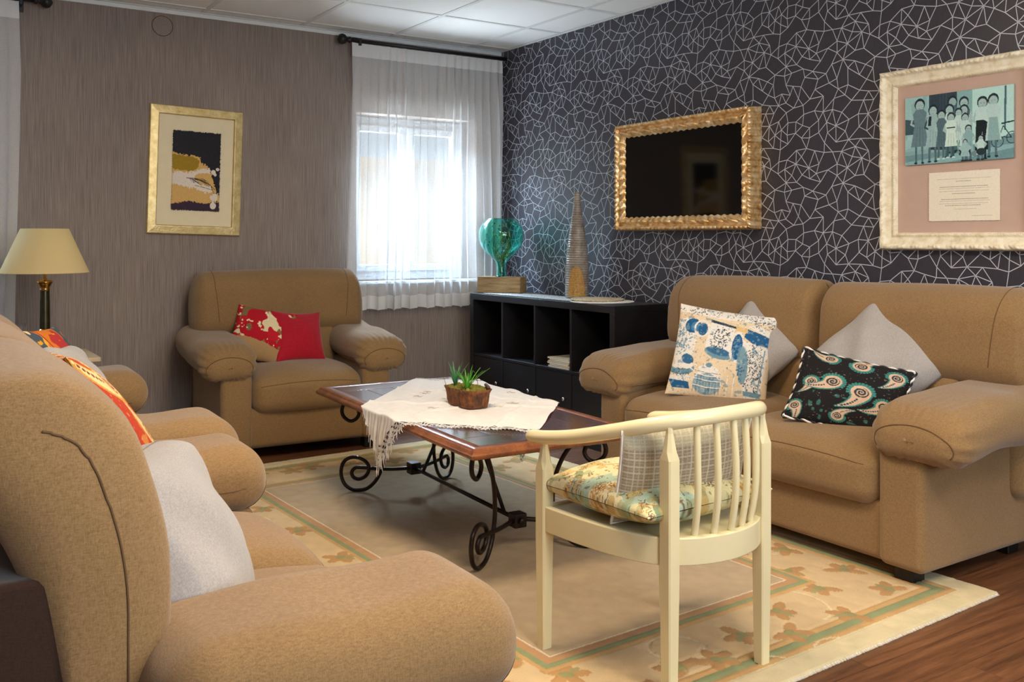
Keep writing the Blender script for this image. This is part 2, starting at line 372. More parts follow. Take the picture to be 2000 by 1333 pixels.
# pillow: front faces local -Y, width along X, height along Z, origin at the centre
def pillow(name, w_, h_, t_, mat, label, M4, img=None, back=(200, 190, 170), n=70, pinch=.07, wr=.006, seed=0, seam=None, cat='cushion', group=None, plump=.5, sag=0., both=False):
    root = empty(name); root.matrix_world = M4; tag(root, label, cat, group)
    if img is not None: n = 210
    def side(sg, nm, im, m_):
      k_ = n if sg < 0 or both else 70
      u = np.linspace(-1, 1, k_); u = np.sign(u)*(1-(1-np.abs(u))**1.25)
      U, Vv = np.meshgrid(u, u); eX = U*(1-pinch*(1-Vv**2)*U**2); eZ = Vv*(1-pinch*(1-U**2)*Vv**2)
      T = (np.clip(1-U**2, 0, 1)*np.clip(1-Vv**2, 0, 1))**plump*t_/2+.0008
      P = np.stack([eX*w_/2, sg*T, eZ*h_/2], -1).reshape(-1, 3)
      r_ = vnoise(P*np.array([1, .2, 1]), 26, seed+(sg > 0))*wr*(T.ravel()/(t_/2+.001))**.5+vnoise(P*np.array([1, .2, 1]), 60, seed+5)*wr*.35*(T.ravel()/(t_/2+.001))
      P[:, 1] += sg*r_
      if sag: P[:, 2] -= sag*(1-(P[:, 0]/(w_/2))**2)*((P[:, 2] > 0)*P[:, 2]/(h_/2))
      F = gridF(k_, k_)
      if sg > 0: F = F[:, ::-1]
      cl = im.sample((U.ravel()+1)/2, (1-Vv.ravel())/2) if im is not None else None
      return mesh(nm, P, F, m_, root, colors=cl)
    side(-1, 'front_panel', img, mat); side(1, 'back_panel', img, mat)
    edge = [(sx*w_/2*(1-pinch*(1-k**2)), 0, k*h_/2) for sx, ks in ((-1, np.linspace(-1, 1, 16)), ) for k in ks]
    edge += [(k*w_/2, 0, h_/2*(1-pinch*(1-k**2))-sag*(1-k*k)) for k in np.linspace(-1, 1, 16)[1:]]
    edge += [(w_/2*(1-pinch*(1-k**2)), 0, k*h_/2) for k in np.linspace(1, -1, 16)[1:]]
    edge += [(k*w_/2, 0, -h_/2*(1-pinch*(1-k**2))) for k in np.linspace(1, -1, 16)[1:-1]]
    if seam is not None:
        MB().tube(edge, .0045, 6, closed=True).build('piping', seam, root, True)
    return root, edge
def pose(loc, rz, tilt, roll=0.):
    return Matrix.Translation(loc) @ Matrix.Rotation(math.radians(rz), 4, 'Z') @ Matrix.Rotation(math.radians(-tilt), 4, 'X') @ Matrix.Rotation(math.radians(roll), 4, 'Y')

# ================================================================== ROOM
RX0, RX1, RY0, RY1, RH = -4.7, 0., -7.1, 0., 2.47
def wall_with_holes(name, mat, x0, x1, z0, z1, holes, y0, y1):
    """wall along X with rectangular window openings"""
    b = MB(); xs = x0
    for hx0, hx1, hz0, hz1 in holes:
        b.box(xs, hx0, y0, y1, z0, z1); b.box(hx0, hx1, y0, y1, z0, hz0); b.box(hx0, hx1, y0, y1, hz1, z1); xs = hx1
    b.box(xs, x1, y0, y1, z0, z1)
    return tag(b.build(name, mat), kind='structure')
WIN = [(-4.35, -3.25, .88, 1.97), (-1.10, -.20, .88, 1.97)]
wall_with_holes('wall_back', M['grey_wall'], RX0-.2, RX1+.2, 0, RH+.1, WIN, 0, .28)
wr = tag(MB().box(0, .15, RY0-.2, 0, 0, RH+.1).build('wall_right', M['dark_wall']), kind='structure')
tag(MB().box(RX0-.15, RX0, RY0-.2, 0, 0, RH+.1).build('wall_left', M['grey_wall']), kind='structure')
wall_with_holes('wall_front', M['grey_wall'], RX0-.2, RX1+.2, 0, RH+.1, [(-3.4, -1.0, .9, 2.2)], RY0-.2, RY0)
# printed line mosaic on the dark wallpaper: planar tile, repeated
T = .56
pts = []
for _ in range(9000):
    p = (RNG.rand()*T, RNG.rand()*T)
    if all(min(abs(p[0]-q[0]), T-abs(p[0]-q[0]))**2+min(abs(p[1]-q[1]), T-abs(p[1]-q[1]))**2 > .043**2 for q in pts): pts.append(p)
big = [(p[0]+i*T, p[1]+j*T) for i in (-1, 0, 1) for j in (-1, 0, 1) for p in pts]
res = geometry.delaunay_2d_cdt([Vector(p) for p in big], [], [], 0, 1e-6)
n0 = len(pts); edges = {}
for a, b in res[1]:
    pa, pb = res[0][a], res[0][b]
    mx, my = (pa[0]+pb[0])/2, (pa[1]+pb[1])/2
    if 0 <= mx < T and 0 <= my < T:
        ia, ib = a % n0, b % n0
        edges[(a, b)] = (pa, pb, (pa-pb).length, ia, ib)
deg = {}
for e in edges.values():
    deg[e[3]] = deg.get(e[3], 0)+1; deg[e[4]] = deg.get(e[4], 0)+1
stars = set(RNG.choice(n0, n0//6, replace=False).tolist())
kept = []
for e in sorted(edges.values(), key=lambda e: -e[2]*(.8+.6*RNG.rand())):
    if deg[e[3]] > 4 and deg[e[4]] > 4 and e[3] not in stars and e[4] not in stars: deg[e[3]] -= 1; deg[e[4]] -= 1
    else: kept.append(e)
V = []; F = []; hw = .0016
ny = int(-RY0/T)+1; nz = int(RH/T)+1
for i in range(ny):
    for j in range(nz):
        for pa, pb, _, _, _ in kept:
            ya, za, yb, zb = -(pa[0]+i*T), pa[1]+j*T, -(pb[0]+i*T), pb[1]+j*T
            if min(za, zb) < .01 or max(za, zb) > RH-.004 or max(ya, yb) > -.004 or min(ya, yb) < RY0+.01:
                # clip softly against the ceiling and the corner
                d = Vector((yb-ya, zb-za)); t0, t1 = 0., 1.
                for p, q, lo, hi in ((ya, yb-ya, RY0+.01, -.003), (za, zb-za, .01, RH-.002)):
                    if abs(q) < 1e-9:
                        if p < lo or p > hi: t0, t1 = 1, 0
                        continue
                    u0, u1 = sorted(((lo-p)/q, (hi-p)/q)); t0 = max(t0, u0); t1 = min(t1, u1)
                if t1-t0 < .02: continue
                ya, za, yb, zb = ya+d[0]*t0, za+d[1]*t0, ya+d[0]*t1, za+d[1]*t1
            L = math.hypot(yb-ya, zb-za); nx_, nz_ = -(zb-za)/L*hw, (yb-ya)/L*hw; k = len(V)
            V += [(-.0006, ya+nx_, za+nz_), (-.0006, ya-nx_, za-nz_), (-.0006, yb-nx_, zb-nz_), (-.0006, yb+nx_, zb+nz_)]; F.append((k, k+1, k+2, k+3))
tag(mesh('printed_lines', V, np.array(F), M['silver_line'], wr, False), kind='stuff')

# floor: base slab, every plank its own piece
fl = tag(MB().box(RX0-.2, RX1+.2, RY0-.2, RY1+.28, -.12, -.009).build('floor', M['seam']), kind='structure')
def plank_mesh(L, W):
    b = MB().box(0, L-.0012, 0, W-.0012, -.009, 0); o = b.build('plank', M['floor'], None, False, .0008, 1)
    return o
PL, PW = 1.28, .128
proto = plank_mesh(PL, PW); proto.parent = fl; first = True; cnt = 0
cut = {}
y = RY0; row = 0
while y < RY1-1e-6:
    x = RX0; off = [.0, .74, .31, 1.02, .55][row % 5]; 
    while x < RX1-1e-6:
        L = min(PL-off if x == RX0 and off else PL, RX1-x); Wd = min(PW, RY1-y)
        if y < -4.9 and x > -2.2 or True:
            key = (round(L, 3), round(Wd, 3))
            if key == (PL, PW): o = proto if first else copyo(proto, fl); first = False
            elif key in cut: o = copyo(cut[key], fl)
            else: o = plank_mesh(L, Wd); o.parent = fl; cut[key] = o
            o.location = (x, y, 0); cnt += 1
        x += L
    y += PW; row += 1
# ceiling: slab, exposed rails, lay-in tiles
ce = tag(MB().box(RX0-.2, RX1+.2, RY0-.2, RY1+.28, RH+.03, RH+.12).build('ceiling', M['ceiling']), kind='structure')
tg = MB(); xs = [-.28-.6*k for k in range(8)]; ys = [-.13-.6*k for k in range(12)]
for X_ in xs:
    if X_ > RX0: tg.box(X_-.012, X_+.012, RY0, RY1, RH-.001, RH+.006)
for Y_ in ys:
    if Y_ > RY0: tg.box(RX0, RX1, Y_-.012, Y_+.012, RH-.0013, RH+.006)
tg.build('ceiling_rail', M['grid'], ce)
xe = [0]+[v for v in xs if v > RX0]+[RX0]; ye = [0]+[v for v in ys if v > RY0]+[RY0]; tiles = {}
for i in range(len(xe)-1):
    for j in range(len(ye)-1):
        a, b, c_, d = xe[i+1], xe[i], ye[j+1], ye[j]; key = (round(b-a, 3), round(d-c_, 3))
        if key in tiles: o = copyo(tiles[key], ce)
        else:
            o = MB().box(.010, b-a-.010, .010, d-c_-.010, .0035, .018).build('ceiling_tile', M['ceiling'], ce, False, .002, 1); tiles[key] = o
        o.location = (a, c_, RH)
# stepped white angle between ceiling and the papered walls
tag(MB().box(RX0, RX1, -.035, -.001, RH-.004, RH+.001).box(RX0, RX1, -.014, -.001, RH-.026, RH-.004).build('trim_1', M['grid'], None, False, .001, 1), kind='structure')
tag(MB().box(-.022, -.001, RY0, -.036, RH-.004, RH+.001).build('trim_2', M['grid'], None, False), kind='structure')
tag(MB().box(RX0, RX0+.022, RY0, -.036, RH-.004, RH+.001).build('trim_3', M['grid'], None, False), kind='structure')
# windows
def window(nm, x0, x1, z0, z1, y, shutter_box):
    w_ = tag(empty(nm, ((x0+x1)/2, y, z0)), kind='structure'); hw_ = (x1-x0)/2; H = z1-z0
    f = MB(); t = .055
    f.box(-hw_, hw_, -.03, .03, 0, t).box(-hw_, hw_, -.03, .03, H-t, H).box(-hw_, -hw_+t, -.03, .03, t, H-t).box(hw_-t, hw_, -.03, .03, t, H-t)
    f.build('window_frame', M['pvc'], w_, False, .004)
    for sx in (-1, 1):
        s = MB(); a = .012 if sx > 0 else -hw_+t; b = hw_-t if sx > 0 else -.012; q = .045
        s.box(a, b, -.05, -.005, t, t+q).box(a, b, -.05, -.005, H-t-q, H-t).box(a, a+q, -.05, -.005, t+q, H-t-q).box(b-q, b, -.05, -.005, t+q, H-t-q)
        so = s.build('sash', M['pvc'], w_, False, .004)
        MB().box(a+q, b-q, -.03, -.026, t+q, H-t-q).build('pane', M['pane'], so)
    MB().box(-.02, .0, -.075, -.05, H*.45, H*.45+.11).build('window_handle', M['steel'], w_, False, .004)
    MB().box(-hw_, hw_, -.27, -.03, -.02, .0).build('window_sill', M['pvc'], w_, False, .004)
    if shutter_box: MB().box(-hw_, hw_, .03, .12, H-.16, H).build('shutter_box', M['mat_cream'], w_, False, .004)
    return w_
window('window_1', WIN[1][0], WIN[1][1], WIN[1][2], WIN[1][3], .22, False)
window('window_2', WIN[0][0], WIN[0][1], WIN[0][2], WIN[0][3], .22, False)
window('window_3', -3.4, -1.0, .9, 2.2, RY0-.1, False)
# what stands outside: a rendered garden wall and ground
tag(MB().box(-9, 5, 3.2, 3.45, -.3, 1.92).box(-9, 5, 3.12, 3.5, 1.92, 1.98).build('garden_wall', M['facade']), 'pale rendered garden wall outside behind the curtained windows', 'wall')
tag(MB().box(-12, 8, .3, 14, -.5, -.3).build('outdoor_ground', M['facade']), kind='structure')

# ================================================================== CURTAINS
def curtain(nm, label, x0t, x1t, x0b, x1b, zt, zb, y, npl, seed, rod0, rod1, fin):
    root = empty(nm, (0, y, 0)); tag(root, label, 'curtain', 'sheer curtains along the grey wall')
    nu, nv = 46*8, 60; r = np.random.RandomState(seed)
    s = np.linspace(0, 1, nu); z = np.linspace(0, 1, nv); S, Z = np.meshgrid(s, z)     # Z 0 at top
    ph = np.cumsum(.55+r.rand(nu)*.9); ph = ph/ph[-1]*npl*2*PI; PH = np.tile(ph, (nv, 1))+.5*np.sin(Z*3+S*9)
    amp = .006+.030*np.clip((Z-.03)/.25, 0, 1)
    amp = amp*(.6+.4*np.sin(S*17+seed))
    Yv = -.03-amp*(np.sin(PH)+.35*np.sin(PH*.5+2*Z+1)); 
    Xv = (x0t+(x1t-x0t)*S)*(1-Z)+(x0b+(x1b-x0b)*S)*Z+.012*np.cos(PH)*np.clip(Z*5, 0, 1)+.01*np.sin(Z*4+S*20)*Z
    Zv = zt-(zt-zb)*Z+.006*np.sin(PH*.5)*Z
    P = np.stack([Xv, Yv, Zv], -1)
    def part(i0, i1, name, m_, dy=0):
        Q = P[i0:i1].copy(); Q[..., 1] += dy; return mesh(name, Q.reshape(-1, 3), gridF(nu, i1-i0), m_, root)
    part(2, nv-3, 'voile_panel', M['voile'])
    part(0, 4, 'heading_tape', M['hem'], -.002); part(nv-4, nv, 'bottom_hem', M['hem'], -.002)
    return root
curtain('sheer_curtain', 'long sheer white curtain over the window beside the patterned wall', -1.165, -.035, -1.215, -.025, 2.395, .70, -.045, 19, 3, 0, 0, 0)
curtain('sheer_curtain', 'sheer white curtain cut off by the left edge, behind the lamp', -4.45, -3.04, -4.45, -3.06, 2.395, .62, -.045, 22, 8, 0, 0, 0)
def rod(xa, xb, label, ends):
    r = empty('curtain_rod', (0, -.075, 2.41)); tag(r, label, 'curtain rod', 'black curtain rods')
    MB().tube([(xa, 0, 0), (xb, 0, 0)], .012, 14).build('rail', M['black_ash'], r, True)
    for e, s in ends:
        MB().lathe([(.012, 0), (.02, .004), (.02, .014), (.013, .02), (.015, .03), (.03, .045), (.034, .062), (.028, .078), (.012, .088), (.004, .092)], 20).build('finial', M['black_ash'], r, True)
        f = [c for c in r.children if c.name.startswith('finial')][-1]; f.rotation_euler = (0, s*PI/2, 0); f.location = (e, 0, 0)
        MB().box(e-s*.06-.009, e-s*.06+.009, -.012, .074, -.03, .016).box(e-s*.06-.02, e-s*.06+.02, .066, .0745, -.055, .04).build('bracket', M['black_ash'], r, False, .003)
rod(-1.17, -.0, 'black rod with round end knob above the curtain near the patterned wall', [(-1.17, -1)])
rod(-4.6, -2.97, 'black rod with round end knob at the top left corner', [(-2.97, 1)])

# ================================================================== UPHOLSTERY
from mathutils.bvhtree import BVHTree
def seam_on(o, pts, parent, r=.0022, mat=None, dirv=None):
    me = o.data; me.calc_loop_triangles() if hasattr(me, 'calc_loop_triangles') else None
    bv = BVHTree.FromPolygons([v.co.copy() for v in me.vertices], [tuple(p.vertices) for p in me.polygons]); out = []
    for p in pts:
        p = Vector(p); h = None
        if dirv is not None: h = bv.ray_cast(p-Vector(dirv)*1.5, Vector(dirv))
        if h is None or h[0] is None: h = bv.find_nearest(p)
        out.append(h[0])
    MB().tube(out, r, 6).build('stitched_seam', mat or M['seam'], parent, True)
def suite(nm, label, cat, loc, rz, ns, sw, panel, padh, bw, padin=.03, group=None, seed=0, dz=0., bt=.125, lb=.05, lean=.08, pz=0.):
    """local: width X, front -Y. sw half seat width, panel arm panel width, padh pad half width, bw back half width"""
    root = empty(nm, loc, math.radians(rz)); tag(root, label, cat, group); S = M['sofa']; ow = sw+panel
    rbox('base', (0, -.40, .165), (ow-.02, .36, .105), .03, S, root)
    for sx in (-1, 1):
        c = sx*(sw+panel/2)
        rbox('arm_panel', (c, -.405, .265+pz/2), (panel/2, .375, .205+pz/2), .028, S, root)
        cx = sx*(sw-padin+padh); PLn = .385 if lb > .03 else .285; pc = (cx, -.82+PLn, .545+pz)
        def dd(P, sx=sx):
            P = P.copy(); P[:, 1] -= PLn-.385; t = np.clip((-P[:, 1]-.02)/.38, 0, 1); P[:, 2] -= .060*t**2.4
            P[:, 0] *= 1.0+.06*np.cos(P[:, 1]*3.6)-.04
            fr = np.exp(-((P[:, 1]+.335)/.045)**2)+.35*np.exp(-((P[:, 1]+.24)/.05)**2); a = np.arctan2(P[:, 2]+.05, P[:, 0])
            rp = .0040*fr*np.sin(a*24+np.sin(a*5+seed)); ln = np.maximum(np.linalg.norm(P[:, [0, 2]], axis=1), .02); P[:, 0] += P[:, 0]/ln*rp; P[:, 2] += P[:, 2]/ln*rp
            bk = np.clip((P[:, 1]-.05)/.30, 0, 1); P[:, 2] += (.035+pz)*bk
            P[:, 2] += .004*np.sin(P[:, 1]*19+P[:, 0]*9+seed); P[:, 1] += PLn-.385; return P
        pad = rbox('arm_pad', pc, (padh, PLn, .090), np.array([.086, .085, .084]), S, root, dd, 22)
        # stitched line around the rounded front of the pad
        pts_ = []
        for k in range(31):
            a = PI*(-.12+1.24*k/30); pts_.append((cx-math.cos(a)*(padh*.78), 0, .545+pz-.058+math.sin(a)*.062))
        seam_on(pad, pts_, root, .0022, None, (0, 1, 0))
        seam_on(pad, [(cx+.01*math.sin(t*3), -.76+t*.60, 1) for t in np.linspace(0, 1, 24)][:0] or [(cx-sx*padh*.80, -.74+t*.5, .50) for t in np.linspace(0, 1, 18)], root, .0016)
    # seats
    wseat = 2*sw/ns
    for k in range(ns):
        cx = -sw+wseat*(k+.5)
        def ds(P):
            P = P.copy(); top = np.clip(P[:, 2]/.07, 0, 1); q = (1-np.clip(np.abs(P[:, 0])/(wseat/2), 0, 1)**2)*(1-np.clip(np.abs(P[:, 1])/.33, 0, 1)**2)
            P[:, 2] += top*.032*q; fr = np.clip((-P[:, 1]-.1)/.2, 0, 1); P[:, 1] -= .022*fr*(1-(P[:, 0]/(wseat/2))**2)*np.cos(P[:, 2]*8)
            P[:, 2] -= .02*fr**2*top; P[:, 2] += .004*np.sin(P[:, 0]*14+k)*np.sin(P[:, 1]*11); return P
        st = rbox('seat_cushion', (cx, -.475, .345), (wseat/2-.002, .325, .105), .065, S, root, ds, 18)
        seam_on(st, [(cx+t*(wseat/2-.04), -.70, .385+.016*(1-t*t)) for t in np.linspace(-1, 1, 24)], root, .0018, None, (0, 1, 0))
    # inner back between the arms and the thick top back
    rbox('lower_back', (0, -.158, .455), (bw-max(lb, .05), .108 if lb > .03 else .09, .22), .045, S, root)
    rbox('lower_back', (0, -.20, .53), (sw+.015, .105, .12), .05, S, root)
    nb = max(1, ns); wb = 2*bw/nb
    for k in range(nb):
        cx = -bw+wb*(k+.5); L = k == 0; R_ = k == nb-1
        tall = lb < .03; z0_, z1_ = (.20 if tall else .59), .974+dz
        def db(P):
            P = P.copy(); z = P[:, 2]-((.782+dz/2)-(z0_+z1_)/2); hx = wb/2
            for flag, s in ((L, -1), (R_, 1)):                  # outer ends: rounded shoulders
                if flag:
                    q = np.clip((s*P[:, 0]-(hx-.12))/.12, 0, 1); P[:, 2] -= .030*q**2.4*np.clip(z/.12, 0, 1); P[:, 0] -= s*.012*q*np.clip(z/.19, 0, 1)
            fr = P[:, 1] < 0
            q = (1-np.clip(np.abs(P[:, 0])/hx, 0, 1)**4)
            P[:, 1] -= np.where(fr, .02*q*np.cos(z*5), 0)
            if nb > 1:
                for flag, s in ((not L, -1), (not R_, 1)):
                    if flag: e = np.exp(-((s*P[:, 0]-hx)/.030)**2); P[:, 1] += np.where(fr, .028*e, 0); P[:, 2] -= .014*e*np.clip(z/.15, 0, 1)
            zl = z+.07; P[:, 1] += lean*((np.sqrt(zl**2+.0030)+zl)/2-.07)                   # leans back
            P[:, 2] += .005*np.sin(P[:, 0]*5+1)
            if tall: P[:, 1] -= .10*np.clip(P[:, 1]/bt, 0, 1)*np.clip((.06-z)/.30, 0, 1)
            return P
        bc = rbox('back_cushion', (cx, -.05-bt, (z0_+z1_)/2), (wb/2-.001, bt, (z1_-z0_)/2), np.array([.055 if nb > 1 else .07, min(.115, bt*.95), .12]), S, root, db, 18)
        if tall:
            for flag, s in ((L, -1), (R_, 1)):
                if flag:
                    yc = -.05-bt; q_ = []
                    for t in np.linspace(0, 1, 44):
                        zz = .36+.50*min(t/.6, 1); yy = yc-(bt-.050)
                        if t > .6: a = (t-.6)/.4*PI*.5; zz = .86+.055*math.sin(a); yy = yc-(bt-.050)*math.cos(a)
                        q_.append((cx+s*(wb/2+.05), yy+lean*float(np.clip(zz-.78, -.07, .3)), zz))
                    q_ = [(p[0], sum(q_[max(0, min(len(q_)-1, i+j))][1] for j in range(-4, 5))/9, sum(q_[max(0, min(len(q_)-1, i+j))][2] for j in range(-4, 5))/9) for i, p in enumerate(q_)]
                    seam_on(bc, q_, root, .0020)
        for flag, s in ((L, -1), (R_, 1)):
            if flag and not tall:
                xx = cx+s*(wb/2-.13); pts_ = []
                for t in np.linspace(0, 1, 26):
                    a = t*2.2; pts_.append((xx+s*.016*math.sin(t*PI), -.05-bt-.3*math.cos(a*.95), .68+.30*math.sin(min(a, PI/2))*(1 if a < PI/2 else 1)))
                seam_on(bc, pts_, root, .0016)
    if lb < .03: MB().box(-bw+.012, bw-.012, -.17, -.05, .06, .70).build('rear_liner', M['liner'], root, False, .012)
    else: MB().box(-bw+.06, bw-.06, -.046, -.035, .12, .66).build('rear_panel', M['liner'], root, False, .004)
    for sx in (-1, 1):
        for y_ in (-.70, -.12): MB().box(sx*(ow-.10)-.035, sx*(ow-.10)+.035, y_-.035, y_+.035, .0, .062).build('foot', M['black_foot'], root, False, .006)
    return root
suite('armchair', 'tan fabric armchair against the grey wall under the abstract painting, with two cushions', 'armchair', (-1.685, -.05, 0), -4, 1, .30, .16, .150, .505, seed=1)
suite('sofa', 'tan two-seat sofa under the white framed photograph by the patterned wall', 'sofa', (-.05, -2.975, 0), -90, 2, .66, .17, .180, .92, seed=2)
suite('sofa', 'tan sofa at the left behind the nearest one, close to the brass lamp', 'sofa', (-3.53, -2.035, 0), 90, 2, .475, .15, .165, .63, seed=3, dz=-.045, bt=.115, lb=.012, lean=.2, pz=-.02)
suite('sofa', 'nearest tan two-seat sofa in the lower left corner with a large grey cushion', 'sofa', (-3.57, -3.612, 0), 90, 2, .475, .15, .165, .63, seed=4, bt=.115, dz=-.005, lb=.012, lean=.30, pz=-.035)

# ================================================================== RUG
def build_rug():
    W, H = 1.94, 3.07; nx_, ny_ = 380, 600; im = Img(nx_*2, ny_*2, (222, 196, 142))     # v from the far end
    def rect(m, c):                                              # inset rectangle in metres
        im.put(((np.abs(im.X-.5)*W < W/2-m) & (np.abs(im.Y-.5)*H < H/2-m)).astype(float), c)
    cream, orange, green, floral, field, brown = (232, 214, 170), (206, 164, 106), (148, 156, 110), (220, 190, 144), (190, 166, 132), (186, 140, 84)
    im.put(np.ones_like(im.X), cream); rect(.085, (236, 222, 182)); rect(.092, orange); rect(.118, green); rect(.148, orange); rect(.172, floral)
    r = np.random.RandomState(5)
    def band(m): return ((np.abs(im.X-.5)*W < W/2-.172) & (np.abs(im.Y-.5)*H < H/2-.172)).astype(float)
    # swirling pale carved lines
    for k in range(46):
        cx, cy = r.rand(), r.rand(); R_ = .05+.09*r.rand()
        im.line([(cx+R_*math.cos(a)/W*1.0, cy+R_*math.sin(a)*1.0/H) for a in np.linspace(r.rand()*6, r.rand()*6+3.2, 16)], .004, (236, 214, 170), .8)
    seen = [(.757, -.859), (.575, -1.009), (.74, -1.12), (.53, -1.173), (.704, -1.313), (.262, -1.215), (.422, -1.362), (.044, -1.27), (.164, -1.413), (-.258, -1.315), (-.143, -1.42)]
    fl_ = list(seen)+[(-a, b) for a, b in seen if abs(a) > .3]+[(a, -b) for a, b in seen]+[(-a, -b) for a, b in seen if abs(a) > .3]
    for s in (-1, 1):
        for k in range(9): fl_.append((s*(.60+.14*(k % 2)+.02*r.rand()), -.75+.19*k))
    for fx, fy in fl_:
        if abs(fx) > .80 or abs(fy) > 1.37: fx = max(-.79, min(.79, fx)); fy = max(-1.34, min(1.34, fy))
        u, v_ = fx/W+.5, .5-fy/H; a0 = r.rand()*6.28
        for k in range(5):
            if k == 4 and r.rand() < .6: continue
            a = a0+k*1.22+.2*r.rand(); L = .050+.014*r.rand()
            im.ell(u+L*.62*math.cos(a)/W, v_+L*.62*math.sin(a)/H, L*.62/W, .019/H*1.0, (190, 144, 90), .95, a)
        im.ell(u, v_, .021/W, .017/H, (156, 150, 98), 1, a0); im.ell(u+.035*math.cos(a0+2)/W, v_+.035*math.sin(a0+2)/H, .024/W, .010/H, (160, 156, 104), .9, a0+2)
    for m, c in ((.400, orange), (.418, green), (.440, (196, 150, 104)), (.468, (238, 222, 190)), (.476, field)):
        im.put(((np.abs(im.X-.5)*W < W/2-m) & (np.abs(im.Y-.5)*H < H/2-m)).astype(float), c)
    im.a *= (.94+.03*im.n(60, 3)+.03*im.n(8, 9))[..., None]
    u = np.linspace(0, 1, nx_); v = np.linspace(0, 1, ny_); U, Vv = np.meshgrid(u, v)
    cl = im.sample(U.ravel(), Vv.ravel())
    lum = cl.sum(1).reshape(U.shape); gx = np.abs(np.gradient(lum, axis=1))+np.abs(np.gradient(lum, axis=0))
    Z = .012-np.clip(gx*.02, 0, .003)+.0012*np.random.RandomState(1).rand(*U.shape)
    e = np.minimum(np.minimum(U, 1-U)*W, np.minimum(Vv, 1-Vv)*H); Z = np.where(e < .004, .001, Z)
    r2 = np.random.RandomState(2); X = (U-.5)*W+(r2.rand(*U.shape)-.5)*.003; Y = (.5-Vv)*H+(r2.rand(*U.shape)-.5)*.003
    ro = mesh('rug', np.stack([X, Y, Z], -1).reshape(-1, 3), gridF(nx_, ny_)[:, ::-1], M['rug'], None, True, cl)
    ro.location = (-1.645, -2.44, .0005); ro.rotation_euler = (0, 0, math.radians(2.2))
    tag(ro, 'cream and beige rug with a green striped floral border under the coffee table', 'rug')
    fr = MB(); r3 = np.random.RandomState(4)                     # frayed edges
    for k in range(900):
        t = r3.rand(); 
        for sy in (-1, 1):
            x0 = (t-.5)*W; y0 = sy*H/2; dx, dy = (r3.rand()-.5)*.006, sy*(.003+.005*r3.rand())
            fr.add([(x0-.001, y0-sy*.004, .008), (x0+.001, y0-sy*.004, .008), (x0+dx, y0+dy, .002)], [(0, 1, 2)])
    f_ = fr.build('frayed_edge', M['linen'], ro); f_['kind'] = 'stuff'
build_rug()

